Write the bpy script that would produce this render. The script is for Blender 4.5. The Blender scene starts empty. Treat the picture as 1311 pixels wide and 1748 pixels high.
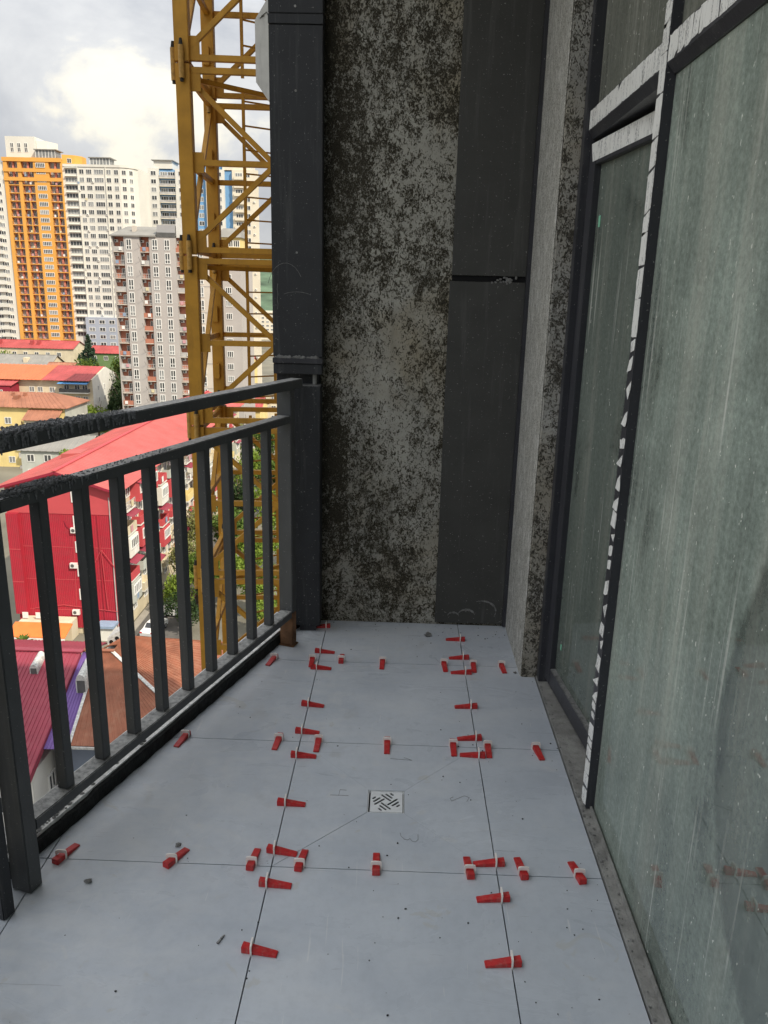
import bpy, bmesh, math, random
from mathutils import Vector, Matrix
R = math.radians
random.seed(7)
S = bpy.context.scene
COL = S.collection

# ------------------------------------------------------------------ camera
CAM_H = 1.4909
cd = bpy.data.cameras.new('camera'); cam = bpy.data.objects.new('camera', cd); COL.objects.link(cam)
cd.sensor_fit = 'VERTICAL'; cd.sensor_height = 36.0; cd.lens = 1339.46 / 1748 * 36
cd.clip_start = 0.05; cd.clip_end = 9000
pit, yaw, rol = 0.2772965, -0.0178923, 0.0245
fw = Vector((math.sin(yaw)*math.cos(pit), math.cos(yaw)*math.cos(pit), -math.sin(pit)))
r0 = Vector((math.cos(yaw), -math.sin(yaw), 0)); u0 = r0.cross(fw)
rr = math.cos(rol)*r0 + math.sin(rol)*u0; uu = -math.sin(rol)*r0 + math.cos(rol)*u0
m3 = Matrix((rr, uu, -fw)).transposed()
cam.matrix_world = Matrix.Translation((0, 0, CAM_H)) @ m3.to_4x4()
S.camera = cam

# ------------------------------------------------------------------ sky, sun, exposure
SUN_EL, SUN_AZ = 44.0, 133.0           # azimuth clockwise from +Y (sun behind the camera, to the right)
sdir = Vector((math.sin(R(SUN_AZ))*math.cos(R(SUN_EL)), math.cos(R(SUN_AZ))*math.cos(R(SUN_EL)), math.sin(R(SUN_EL))))
W = bpy.data.worlds.new('World'); S.world = W; W.use_nodes = True
nt = W.node_tree; nt.nodes.clear(); N = nt.nodes.new; Lk = nt.links.new
out = N('ShaderNodeOutputWorld'); bg = N('ShaderNodeBackground'); Lk(bg.outputs[0], out.inputs[0])
bg.inputs[1].default_value = 0.1
sky = N('ShaderNodeTexSky'); sky.sky_type = 'NISHITA'; sky.sun_disc = False
sky.sun_elevation = R(SUN_EL); sky.sun_rotation = R(SUN_AZ); sky.dust_density = 2.0
tc = N('ShaderNodeTexCoord')
mp = N('ShaderNodeMapping'); mp.inputs['Scale'].default_value = (1.0, 1.0, 1.7); mp.inputs['Location'].default_value = (0.55, 0.2, 0.045); mp.inputs['Rotation'].default_value = (0, 0, R(-12))
Lk(tc.outputs['Generated'], mp.inputs[0])
n1 = N('ShaderNodeTexNoise'); n1.inputs['Scale'].default_value = 3.1; n1.inputs['Detail'].default_value = 9; n1.inputs['Roughness'].default_value = 0.56; n1.inputs['Distortion'].default_value = 0.35
n2 = N('ShaderNodeTexNoise'); n2.inputs['Scale'].default_value = 1.9; n2.inputs['Detail'].default_value = 7; n2.inputs['Roughness'].default_value = 0.5
Lk(mp.outputs[0], n1.inputs['Vector']); Lk(mp.outputs[0], n2.inputs['Vector'])
rc = N('ShaderNodeValToRGB')       # cloud colour: grey undersides to sunlit white
e = rc.color_ramp.elements; e[0].position = 0.38; e[0].color = (1.85, 1.95, 2.15, 1); e[1].position = 0.72; e[1].color = (4.9, 4.5, 3.55, 1)
k = e.new(0.545); k.color = (2.85, 2.9, 2.95, 1); k = e.new(0.600); k.color = (4.2, 4.0, 3.4, 1)
Lk(n1.outputs['Fac'], rc.inputs[0])
rm = N('ShaderNodeValToRGB'); rm.color_ramp.elements[0].position = 0.34; rm.color_ramp.elements[1].position = 0.46
Lk(n2.outputs['Fac'], rm.inputs[0])
mx = N('ShaderNodeMix'); mx.data_type = 'RGBA'
# overcast skies brighten towards the zenith (CIE overcast: 1 at the horizon, up to 3 overhead)
sz = N('ShaderNodeSeparateXYZ'); Lk(tc.outputs['Generated'], sz.inputs[0])
mz = N('ShaderNodeMath'); mz.operation = 'MULTIPLY_ADD'; mz.use_clamp = False; mm_ = N('ShaderNodeMath'); mm_.operation = 'MAXIMUM'; Lk(sz.outputs['Z'], mm_.inputs[0]); mm_.inputs[1].default_value = 0.0; Lk(mm_.outputs[0], mz.inputs[0]); mz.inputs[1].default_value = 2.0; mz.inputs[2].default_value = 1.0
vm = N('ShaderNodeVectorMath'); vm.operation = 'SCALE'; Lk(rc.outputs[0], vm.inputs[0]); Lk(mz.outputs[0], vm.inputs['Scale'])
Lk(rm.outputs[0], mx.inputs['Factor']); Lk(sky.outputs[0], mx.inputs['A']); Lk(vm.outputs[0], mx.inputs['B']); Lk(mx.outputs['Result'], bg.inputs[0])

sl = bpy.data.lights.new('sun', 'SUN'); sl.energy = 2.35; sl.angle = R(0.6); sl.color = (1.0, 0.89, 0.72)
so = bpy.data.objects.new('sun', sl); COL.objects.link(so); so.location = (60, -60, 90)
so.rotation_euler = (-sdir).to_track_quat('-Z', 'Y').to_euler()
S.view_settings.view_transform = 'Standard'; S.view_settings.look = 'None'; S.view_settings.gamma = 1.0
S.view_settings.exposure = 1.0; S.view_settings.use_curve_mapping = False
try:
    S.cycles.max_bounces = 10; S.cycles.diffuse_bounces = 5; S.cycles.transparent_max_bounces = 12; S.cycles.caustics_reflective = False; S.cycles.caustics_refractive = False
except Exception: pass

# ------------------------------------------------------------------ materials
MATS = {}
def _new(name):
    m = bpy.data.materials.new(name); m.use_nodes = True; t = m.node_tree; t.nodes.clear()
    o = t.nodes.new('ShaderNodeOutputMaterial'); b = t.nodes.new('ShaderNodeBsdfPrincipled'); t.links.new(b.outputs[0], o.inputs[0])
    MATS[name] = m
    return m, t, b, o
def c4(c): return (c[0], c[1], c[2], 1)
class NT:
    """small helper to wire nodes"""
    def __init__(s, t): s.t = t; g = t.nodes.new('ShaderNodeNewGeometry'); s.pos = g.outputs['Position']; s.nrm = g.outputs['Normal']
    def node(s, typ, **kw):
        n = s.t.nodes.new(typ)
        for k, v in kw.items(): setattr(n, k, v)
        return n
    def map(s, scale=(1, 1, 1), rot=(0, 0, 0), loc=(0, 0, 0), vec=None):
        n = s.node('ShaderNodeMapping'); n.inputs['Scale'].default_value = scale; n.inputs['Rotation'].default_value = rot; n.inputs['Location'].default_value = loc
        s.t.links.new(vec or s.pos, n.inputs[0]); return n.outputs[0]
    def noise(s, scale, detail=5, rough=0.55, dist=0, vec=None):
        n = s.node('ShaderNodeTexNoise'); n.inputs['Scale'].default_value = scale; n.inputs['Detail'].default_value = detail
        n.inputs['Roughness'].default_value = rough; n.inputs['Distortion'].default_value = dist
        s.t.links.new(vec or s.pos, n.inputs['Vector']); return n.outputs['Fac']
    def ramp(s, fac, stops, interp='LINEAR'):
        n = s.node('ShaderNodeValToRGB'); cr = n.color_ramp; cr.interpolation = interp
        while len(cr.elements) < len(stops): cr.elements.new(0.5)
        for el, (p, c) in zip(cr.elements, stops):
            el.position = p; el.color = c4(c) if isinstance(c, (tuple, list)) else (c, c, c, 1)
        s.t.links.new(fac, n.inputs[0]); return n.outputs[0]
    def mix(s, fac, a, b, mode='MIX'):
        n = s.node('ShaderNodeMix', data_type='RGBA', blend_type=mode)
        for key, v in (('Factor', fac), ('A', a), ('B', b)):
            if isinstance(v, (int, float)): n.inputs[key].default_value = v if key == 'Factor' else (v, v, v, 1)
            elif isinstance(v, (tuple, list)): n.inputs[key].default_value = c4(v)
            else: s.t.links.new(v, n.inputs[key])
        return n.outputs['Result']
    def math(s, op, a, b=0.0, clamp=False):
        n = s.node('ShaderNodeMath', operation=op, use_clamp=clamp)
        for i, v in enumerate((a, b)):
            if isinstance(v, (int, float)): n.inputs[i].default_value = v
            else: s.t.links.new(v, n.inputs[i])
        return n.outputs[0]
    def sep(s, vec=None):
        n = s.node('ShaderNodeSeparateXYZ'); s.t.links.new(vec or s.pos, n.inputs[0]); return n.outputs
    def bump(s, b, h, strength=0.3, dist=0.01):
        n = s.node('ShaderNodeBump'); n.inputs['Strength'].default_value = strength; n.inputs['Distance'].default_value = dist
        s.t.links.new(h, n.inputs['Height']); s.t.links.new(n.outputs[0], b.inputs['Normal'])
    def set(s, b, key, v):
        if isinstance(v, (int, float)): b.inputs[key].default_value = v
        elif isinstance(v, (tuple, list)): b.inputs[key].default_value = c4(v)
        else: s.t.links.new(v, b.inputs[key])

def paint(name, col, rough=0.7, var=0.18, scale=1.0, spec=0.3, metal=0.0, grime=0.0, gcol=(0.08, 0.07, 0.06), bump=0.0, bscale=40):
    """plain painted surface: slow colour drift plus streaky weathering"""
    m, t, b, o = _new(name); n = NT(t)
    a = n.noise(scale, 4, 0.6)
    base = n.mix(n.ramp(a, [(0.3, 0.0), (0.7, 1.0)]), tuple(c*(1-var) for c in col), tuple(min(1, c*(1+var)) for c in col))
    if grime > 0:
        st = n.noise(1.0, 5, 0.65, vec=n.map((scale*2.2, scale*2.2, scale*0.35)))
        base = n.mix(n.math('MULTIPLY', n.ramp(st, [(0.5, 0.0), (0.72, 1.0)]), grime), base, gcol)
    n.set(b, 'Base Color', base); b.inputs['Roughness'].default_value = rough; b.inputs['Metallic'].default_value = metal
    b.inputs['Specular IOR Level'].default_value = spec
    if bump: n.bump(b, n.noise(bscale, 4, 0.6), bump, 0.01)
    return m

def dusty_metal(name, col, dust=(0.33, 0.33, 0.32), rough=0.5, dtop=0.9, scratches=True):
    """dark powder-coated metal; mortar dust lies on faces that look up, splashes elsewhere"""
    m, t, b, o = _new(name); n = NT(t)
    a = n.noise(9, 5, 0.6); base = n.mix(a, tuple(c*0.75 for c in col), tuple(c*1.3 for c in col))
    up = n.ramp(n.sep(n.nrm)['Z'], [(0.55, 0.0), (0.9, 1.0)])
    d1 = n.ramp(n.noise(55, 6, 0.7), [(0.28, 0.0), (0.62, 1.0)])
    base = n.mix(n.math('MULTIPLY', n.math('MULTIPLY', up, d1), dtop), base, dust)
    sp = n.ramp(n.noise(150, 2, 0.5), [(0.70, 0.0), (0.74, 1.0)])
    base = n.mix(n.math('MULTIPLY', sp, 0.55), base, (0.42, 0.42, 0.40))
    st = n.ramp(n.noise(1.0, 6, 0.7, vec=n.map((24, 24, 1.6))), [(0.55, 0.0), (0.80, 1.0)])
    base = n.mix(n.math('MULTIPLY', st, 0.25), base, (0.26, 0.26, 0.25))
    n.set(b, 'Base Color', base); b.inputs['Roughness'].default_value = rough; b.inputs['Specular IOR Level'].default_value = 0.35
    n.bump(b, n.noise(120, 4, 0.6), 0.12, 0.004)
    return m

def concrete(name, light, mid, dark, brown, coarse=1.0, patches=(), amt=0.505):
    """stripped formwork concrete: smooth pale skin worn through to pitted, stained ground.
    patches: (x, z, rx, rz, weight) areas with more (or less) pale skin, or with shade painted in"""
    m, t, b, o = _new(name); n = NT(t)
    v = n.map((1, 1, 0.74)); P = n.sep()
    wob = n.noise(2.1*coarse, 5, 0.62, vec=v)
    big = n.noise(21*coarse, 4, 0.6, 0.5, vec=v)
    lace = n.noise(118*coarse, 6, 0.66, 1.1, vec=v)
    s = n.math('ADD', n.math('MULTIPLY', n.math('SUBTRACT', big, 0.5), 0.72), n.math('MULTIPLY', n.math('SUBTRACT', lace, 0.5), 1.5))
    s = n.math('ADD', n.math('ADD', s, n.math('MULTIPLY', n.math('SUBTRACT', wob, 0.5), 0.62)), amt)
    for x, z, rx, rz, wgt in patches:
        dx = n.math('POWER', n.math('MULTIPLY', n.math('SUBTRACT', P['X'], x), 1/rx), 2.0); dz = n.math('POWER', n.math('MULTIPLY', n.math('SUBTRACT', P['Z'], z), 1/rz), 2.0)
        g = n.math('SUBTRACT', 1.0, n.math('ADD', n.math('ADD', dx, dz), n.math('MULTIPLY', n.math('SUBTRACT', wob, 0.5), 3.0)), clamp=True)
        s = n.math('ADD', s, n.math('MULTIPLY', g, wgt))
    skin = n.ramp(s, [(0.475, 0.0), (0.545, 1.0)]); worn = n.ramp(s, [(0.36, 0.0), (0.49, 1.0)])
    fine = n.noise(170, 5, 0.75); soft = n.noise(4.5, 6, 0.65)
    stain = n.ramp(n.noise(1.9*coarse, 5, 0.62, 0.5, vec=n.map(loc=(3, 0, 1.3))), [(0.44, 0.0), (0.66, 1.0)])
    md = n.mix(stain, mid, brown); md = n.mix(n.ramp(fine, [(0.38, 0.0), (0.62, 1.0)]), tuple(c*0.55 for c in dark), md)
    ground = n.mix(worn, n.mix(n.ramp(fine, [(0.4, 0.0), (0.66, 1.0)]), tuple(c*0.4 for c in dark), dark), md)
    lt = n.mix(n.ramp(soft, [(0.3, 0.0), (0.7, 1.0)]), tuple(c*0.72 for c in light), tuple(c*1.12 for c in light))
    lt = n.mix(n.math('MULTIPLY', stain, 0.6), lt, tuple(c*1.25 for c in brown))
    lt = n.mix(n.math('MULTIPLY', n.ramp(fine, [(0.3, 1.0), (0.45, 0.0)]), 0.35), lt, mid)
    drip = n.ramp(n.noise(1.0, 5, 0.65, 0.1, vec=n.map((16, 16, 0.8))), [(0.55, 0.0), (0.75, 1.0)])
    colr = n.mix(n.math('MULTIPLY', drip, 0.35), n.mix(skin, ground, lt), tuple(c*0.9 for c in dark))
    n.set(b, 'Base Color', colr); b.inputs['Roughness'].default_value = 0.9; b.inputs['Specular IOR Level'].default_value = 0.12
    n.bump(b, n.math('ADD', n.math('ADD', skin, n.math('MULTIPLY', worn, 0.6)), n.math('MULTIPLY', fine, 0.4)), 0.7, 0.005)
    return m

def tile_mat():
    m, t, b, o = _new('porcelain_tile'); n = NT(t)
    a = n.noise(3.0, 6, 0.6, 0.3); f = n.noise(38, 5, 0.7)
    base = n.mix(n.ramp(a, [(0.3, 0.0), (0.72, 1.0)]), (0.462, 0.502, 0.560), (0.580, 0.618, 0.670))
    base = n.mix(n.math('MULTIPLY', n.ramp(f, [(0.35, 1.0), (0.55, 0.0)]), 0.12), base, (0.24, 0.26, 0.29))
    # dried grout haze, smears and dust left by the tilers
    sm = n.noise(1.0, 6, 0.62, 0.9, vec=n.map((2.4, 5.5, 1), rot=(0, 0, 0.5)))
    base = n.mix(n.math('MULTIPLY', n.ramp(sm, [(0.50, 0.0), (0.74, 1.0)]), 0.42), base, (0.66, 0.67, 0.68))
    bl = n.ramp(n.noise(14, 3, 0.5, 0.6), [(0.66, 0.0), (0.72, 1.0)])
    base = n.mix(n.math('MULTIPLY', bl, 0.30), base, (0.62, 0.62, 0.61))
    br = n.ramp(n.noise(5.5, 4, 0.6, 0.4, vec=n.map(loc=(7, 3, 0))), [(0.62, 0.0), (0.76, 1.0)])
    base = n.mix(n.math('MULTIPLY', br, 0.28), base, (0.28, 0.25, 0.20))
    sp = n.ramp(n.noise(95, 2, 0.5), [(0.755, 0.0), (0.775, 1.0)])
    base = n.mix(n.math('MULTIPLY', sp, 0.5), base, (0.13, 0.13, 0.13))
    P = n.sep()
    near_rail = n.ramp(n.math('MULTIPLY', n.math('ADD', P['X'], n.math('MULTIPLY', P['Y'], -0.31)), -1.0), [(0.85, 0.0), (1.45, 1.0)])     # cement dust trodden along the railing side
    tread = n.noise(1.0, 7, 0.68, 1.3, vec=n.map((8, 13, 1), rot=(0, 0, -0.3)))
    base = n.mix(n.math('MULTIPLY', n.math('MULTIPLY', n.ramp(tread, [(0.44, 0.0), (0.68, 1.0)]), n.math('ADD', n.math('MULTIPLY', near_rail, 0.70), 0.10)), 0.5), base, (0.66, 0.67, 0.675))
    scr = n.ramp(n.noise(1.0, 2, 0.5, 0.6, vec=n.map((95, 5, 1), rot=(0, 0, 0.9))), [(0.715, 0.0), (0.74, 1.0)])
    scr2 = n.ramp(n.noise(1.0, 2, 0.5, 0.9, vec=n.map((6, 110, 1), rot=(0, 0, 0.35), loc=(3, 1, 0))), [(0.725, 0.0), (0.75, 1.0)])
    base = n.mix(n.math('MULTIPLY', scr, 0.45), base, (0.72, 0.72, 0.72)); base = n.mix(n.math('MULTIPLY', scr2, 0.40), base, (0.22, 0.23, 0.25))
    blob = n.ramp(n.noise(9, 4, 0.6, 0.8, vec=n.map(loc=(1.7, 9.1, 0))), [(0.655, 0.0), (0.70, 1.0)])
    base = n.mix(n.math('MULTIPLY', blob, 0.35), base, (0.46, 0.44, 0.38))
    oi = n.node('ShaderNodeObjectInfo'); base = n.mix(n.math('MULTIPLY', oi.outputs['Random'], 0.16), base, (0.36, 0.40, 0.46))
    n.set(b, 'Base Color', base)
    n.set(b, 'Roughness', n.ramp(sm, [(0.4, 0.26), (0.7, 0.54)])); b.inputs['Specular IOR Level'].default_value = 0.42
    n.bump(b, n.noise(60, 4, 0.6), 0.06, 0.003)
    return m

def glass_mat(name, dust_lo, dust_hi, tint=(0.42, 0.53, 0.47), seed=0.0, dcol=(0.36, 0.44, 0.385), ior=1.9, thin_disc=None):
    """unwashed site glazing: see-through pane with a film of run-down cement dust"""
    m, t, b, o = _new(name); n = NT(t); t.nodes.remove(b)
    fr = n.node('ShaderNodeFresnel'); fr.inputs['IOR'].default_value = ior     # sun-control glass: coated, more mirror-like than plain float
    tr = n.node('ShaderNodeBsdfTransparent'); tr.inputs[0].default_value = c4(tint)
    gl = n.node('ShaderNodeBsdfGlossy'); gl.inputs['Roughness'].default_value = 0.02; gl.inputs[0].default_value = (0.95, 1.0, 0.97, 1)
    m1 = n.node('ShaderNodeMixShader'); t.links.new(fr.outputs[0], m1.inputs[0]); t.links.new(tr.outputs[0], m1.inputs[1]); t.links.new(gl.outputs[0], m1.inputs[2])
    P = n.sep()
    streak = n.noise(1.0, 5, 0.7, 0.1, vec=n.map((9, 9, 0.5), loc=(seed, seed*2, 0)))
    runs = n.ramp(n.noise(1.0, 3, 0.55, 0.05, vec=n.map((62, 62, 0.9), loc=(seed, 0, 0))), [(0.60, 0.0), (0.66, 1.0)])      # dried run marks
    runs = n.math('MULTIPLY', runs, n.ramp(n.noise(2.2, 3, 0.5, vec=n.map(loc=(seed, 4, 1))), [(0.42, 0.0), (0.60, 1.0)]))
    grain = n.noise(70, 5, 0.8)
    cloud = n.noise(1.5, 6, 0.62, 0.8, vec=n.map((1, 1, 0.8), loc=(seed*3, 1, 2)))
    wipe = n.noise(1.0, 3, 0.5, 1.5, vec=n.map((2.4, 2.4, 1.3), rot=(0.5, 0, 0), loc=(2, seed, 5)))
    d = n.math('ADD', n.math('MULTIPLY', n.ramp(streak, [(0.34, 0.0), (0.66, 1.0)]), 0.38), n.math('MULTIPLY', n.ramp(cloud, [(0.34, 0.0), (0.66, 1.0)]), 0.40))
    d = n.math('ADD', d, n.math('MULTIPLY', n.ramp(grain, [(0.3, 0.0), (0.7, 1.0)]), 0.22))
    d = n.math('ADD', n.math('MULTIPLY', d, dust_hi - dust_lo), dust_lo)
    # the dust film gets thinner towards the floor
    d = n.math('MULTIPLY', d, n.ramp(n.math('ADD', P['Z'], n.math('MULTIPLY', n.math('SUBTRACT', cloud, 0.5), 1.2)), [(0.05, 0.72), (1.05, 1.0)]))
    d = n.math('ADD', d, n.math('MULTIPLY', runs, 0.22))
    d = n.math('SUBTRACT', d, n.math('MULTIPLY', n.ramp(wipe, [(0.60, 0.0), (0.66, 1.0)]), 0.15))
    if thin_disc:      # dust film thins inside a rounded border
        yc, zc, r = thin_disc
        dist = n.math('SQRT', n.math('ADD', n.math('POWER', n.math('SUBTRACT', P['Y'], yc), 2.0), n.math('POWER', n.math('MULTIPLY', n.math('SUBTRACT', P['Z'], zc), 0.9), 2.0)))
        dist = n.math('ADD', dist, n.math('MULTIPLY', n.math('SUBTRACT', cloud, 0.5), 0.12))
        d = n.math('MULTIPLY', d, n.ramp(n.math('MULTIPLY', dist, 1/r), [(0.60, 0.72), (0.96, 0.45), (1.0, 1.0)]))
    sp = n.ramp(n.noise(1.0, 2, 0.5, vec=n.map((120, 120, 62))), [(0.728, 0.0), (0.745, 1.0)])
    d = n.math('ADD', d, n.math('MULTIPLY', sp, 0.5), clamp=True)
    col = n.mix(n.ramp(grain, [(0.3, 0.0), (0.7, 1.0)]), tuple(c*0.85 for c in dcol), tuple(c*1.25 for c in dcol))
    col = n.mix(n.math('MULTIPLY', n.ramp(streak, [(0.5, 0.0), (0.68, 1.0)]), 0.5), col, (0.46, 0.46, 0.40))
    col = n.mix(n.math('MULTIPLY', runs, 0.7), col, (0.62, 0.63, 0.58))
    col = n.mix(n.math('MULTIPLY', sp, 0.9), col, (0.80, 0.80, 0.74))
    df = n.node('ShaderNodeBsdfDiffuse'); t.links.new(col, df.inputs[0])
    m2 = n.node('ShaderNodeMixShader'); t.links.new(d, m2.inputs[0]); t.links.new(m1.outputs[0], m2.inputs[1]); t.links.new(df.outputs[0], m2.inputs[2])
    t.links.new(m2.outputs[0], o.inputs[0])
    return m

def film_mat():
    """white protective film with its faint printed rows"""
    m, t, b, o = _new('protective_film'); n = NT(t)
    ln = n.noise(1.0, 2, 0.5, vec=n.map((1, 55, 6)))
    tx = n.noise(1.0, 3, 0.7, vec=n.map((1, 330, 160)))
    rowm = n.math('MULTIPLY', n.ramp(ln, [(0.56, 0.0), (0.58, 1.0)]), n.ramp(tx, [(0.52, 0.0), (0.56, 1.0)]))
    base = n.mix(n.math('MULTIPLY', rowm, 0.75), (0.88, 0.88, 0.85), (0.16, 0.16, 0.18))
    wr = n.ramp(n.noise(1.0, 2, 0.5, vec=n.map((1, 70, 9), rot=(0.5, 0, 0))), [(0.485, 0.0), (0.5, 1.0), (0.515, 0.0)])
    base = n.mix(n.math('MULTIPLY', wr, 0.8), base, (0.12, 0.12, 0.13))
    base = n.mix(n.math('MULTIPLY', n.ramp(n.noise(16, 4, 0.6), [(0.45, 0.0), (0.7, 1.0)]), 0.22), base, (0.55, 0.54, 0.50))
    n.set(b, 'Base Color', base); b.inputs['Roughness'].default_value = 0.45
    return m

def ribbed_paint(name, col, axis, pitch, var=0.12, rough=0.55, rust=0.0, rcol=(0.22, 0.10, 0.06)):
    """fine corrugated sheet seen from far off: relief only"""
    m, t, b, o = _new(name); n = NT(t)
    a = n.noise(0.5, 4, 0.6)
    base = n.mix(a, tuple(c*(1-var) for c in col), tuple(min(1, c*(1+var)) for c in col))
    if rust: base = n.mix(n.math('MULTIPLY', n.ramp(n.noise(1.2, 6, 0.7), [(0.42, 0.0), (0.62, 1.0)]), rust), base, rcol)
    w = n.node('ShaderNodeTexWave', wave_type='BANDS', bands_direction=axis); w.inputs['Scale'].default_value = 2*math.pi/(20*pitch)
    t.links.new(n.pos, w.inputs[0]); n.bump(b, w.outputs['Fac'], 0.6, 0.04)
    n.set(b, 'Base Color', base); b.inputs['Roughness'].default_value = rough; b.inputs['Specular IOR Level'].default_value = 0.25
    return m

def leaf_mat(name, c1, c2):
    m, t, b, o = _new(name); n = NT(t)
    base = n.mix(n.ramp(n.noise(0.9, 4, 0.6), [(0.35, 0.0), (0.65, 1.0)]), c1, c2)
    n.set(b, 'Base Color', base); b.inputs['Roughness'].default_value = 0.6; b.inputs['Specular IOR Level'].default_value = 0.2
    ts = n.node('ShaderNodeBsdfTranslucent'); t.links.new(base, ts.inputs[0])
    ms = n.node('ShaderNodeMixShader'); ms.inputs[0].default_value = 0.3
    t.links.new(b.outputs[0], ms.inputs[1]); t.links.new(ts.outputs[0], ms.inputs[2]); t.links.new(ms.outputs[0], o.inputs[0])
    return m

tile_mat(); film_mat()
dusty_metal('rail_metal', (0.085, 0.088, 0.090), dust=(0.46, 0.46, 0.45)); dusty_metal('clad_metal', (0.030, 0.032, 0.036), rough=0.62, dtop=0.6)
dusty_metal('frame_metal', (0.040, 0.041, 0.048), rough=0.38, dtop=0.8)
dusty_metal('panel_metal', (0.058, 0.058, 0.054), rough=0.7, dtop=0.6)
paint('sill_metal', (0.28, 0.278, 0.265), 0.65, 0.30, 14, grime=0.5, gcol=(0.13, 0.128, 0.12), bump=0.5, bscale=120)
paint('rust_steel', (0.20, 0.105, 0.055), 0.85, 0.5, 14, bump=0.4, bscale=120)
concrete('bare_concrete', (0.40, 0.39, 0.345), (0.25, 0.23, 0.175), (0.080, 0.072, 0.054), (0.215, 0.175, 0.105), 1.0, ((-0.02, 1.05, 0.22, 0.60, 0.115), (0.12, 1.95, 0.14, 0.18, 0.13), (-0.34, 1.2, 0.12, 3.0, -0.13), (0.0, 1.62, 0.30, 0.16, -0.07), (0.15, 0.42, 0.09, 0.40, 0.10)))  # left strip: lace stains plus column shade painted into the wall colour
concrete('pillar_concrete', (0.44, 0.43, 0.395), (0.30, 0.285, 0.24), (0.13, 0.12, 0.10), (0.25, 0.22, 0.16), 1.0, (), 0.55)
def plaster():
    m, t, b, o = _new('rough_plaster'); n = NT(t); f = n.noise(190, 5, 0.75); c = n.noise(1.0, 6, 0.72, 0.4, vec=n.map((42, 42, 20)))
    base = n.mix(n.ramp(f, [(0.38, 0.0), (0.58, 1.0)]), (0.17, 0.162, 0.138), (0.60, 0.59, 0.54))
    base = n.mix(n.math('MULTIPLY', n.ramp(c, [(0.48, 0.0), (0.66, 1.0)]), 0.7), base, (0.80, 0.79, 0.75))
    n.set(b, 'Base Color', base); b.inputs['Roughness'].default_value = 0.95; b.inputs['Specular IOR Level'].default_value = 0.1
    n.bump(b, n.math('ADD', f, c), 0.9, 0.006)
plaster()
paint('mortar_bed', (0.03, 0.03, 0.03), 0.95, 0.3, 20)
paint('membrane', (0.020, 0.021, 0.021), 0.8, 0.6, 30, bump=0.8, bscale=70)
paint('kerb_white', (0.74, 0.74, 0.72), 0.85, 0.3, 22, grime=0.5, bump=0.4, bscale=80)
paint('mortar', (0.20, 0.20, 0.195), 0.95, 0.35, 60, bump=0.6, bscale=200)
paint('black_mortar', (0.27, 0.275, 0.285), 0.95, 0.75, 150, bump=1.0, bscale=350)
paint('wedge_red', (0.50, 0.020, 0.022), 0.42, 0.16, 40, spec=0.5, grime=0.5, gcol=(0.42, 0.20, 0.17), bump=0.15, bscale=200)
paint('clip_white', (0.84, 0.80, 0.76), 0.4, 0.08, 40, spec=0.5)
paint('steel', (0.78, 0.80, 0.82), 0.4, 0.06, 60, spec=0.5, metal=0.12)
paint('black_hole', (0.008, 0.008, 0.009), 0.9, 0.1, 5)
paint('pencil', (0.20, 0.205, 0.22), 0.8, 0.2, 80)
glass_mat('dirty_glass', 0.14, 0.96, ior=2.8, dcol=(0.39, 0.46, 0.405), thin_disc=(0.86, 0.78, 0.47))
glass_mat('dirty_glass_door', 0.40, 0.62, tint=(0.30, 0.36, 0.33), seed=4.0, dcol=(0.25, 0.29, 0.255))
glass_mat('dirty_glass_top', 0.40, 0.74, tint=(0.32, 0.36, 0.33), seed=9.0, dcol=(0.24, 0.25, 0.215))
paint('room_wall', (0.30, 0.31, 0.29), 0.95, 0.2, 2, bump=0.2)
paint('room_floor', (0.34, 0.37, 0.35), 0.9, 0.25, 2.5)
paint('dark_sheet', (0.06, 0.075, 0.072), 0.6, 0.25, 4)
paint('sticker_green', (0.25, 0.62, 0.42), 0.5, 0.1, 10)
# outside
paint('crane_yellow', (0.50, 0.255, 0.028), 0.55, 0.16, 3, grime=0.35, gcol=(0.16, 0.075, 0.02), spec=0.35)
paint('crane_pin', (0.42, 0.24, 0.06), 0.5, 0.3, 20)
paint('dark_rubber', (0.03, 0.028, 0.026), 0.8, 0.2, 9)
paint('white_box', (0.62, 0.62, 0.60), 0.6, 0.1, 5, grime=0.3)
paint('tower_orange', (0.70, 0.36, 0.085), 0.8, 0.07, 0.12)
paint('tower_white', (0.66, 0.65, 0.60), 0.85, 0.06, 0.1, grime=0.12, gcol=(0.4, 0.39, 0.36))
paint('tower_shaded', (0.36, 0.40, 0.48), 0.85, 0.08, 0.1)  # shade on the annex, painted into its colour as blue-grey
paint('tower_red', (0.47, 0.12, 0.085), 0.85, 0.15, 0.5); paint('tower_coral', (0.62, 0.22, 0.15), 0.85, 0.12, 0.5)
paint('tower_greige', (0.43, 0.405, 0.39), 0.9, 0.07, 0.2, grime=0.15, gcol=(0.3, 0.27, 0.25))
paint('tower_grey', (0.36, 0.36, 0.37), 0.9, 0.07, 0.2)
paint('tower_salmon', (0.44, 0.185, 0.125), 0.9, 0.15, 0.6)
paint('tower_beige', (0.56, 0.51, 0.45), 0.9, 0.07, 0.2, grime=0.2, gcol=(0.38, 0.34, 0.3))
paint('tower_cream', (0.68, 0.63, 0.52), 0.9, 0.07, 0.2)
paint('tower_blue', (0.16, 0.33, 0.56), 0.8, 0.08, 0.3)
paint('slate_roof', (0.25, 0.245, 0.23), 0.9, 0.12, 0.4)
paint('win_white', (0.74, 0.74, 0.72), 0.6, 0.05, 1)
paint('win_pane', (0.055, 0.06, 0.065), 0.12, 0.5, 0.35, spec=0.6)
paint('win_pane_pale', (0.22, 0.23, 0.235), 0.15, 0.4, 0.4, spec=0.6)
paint('rail_dark', (0.10, 0.10, 0.10), 0.6, 0.2, 1)
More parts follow.
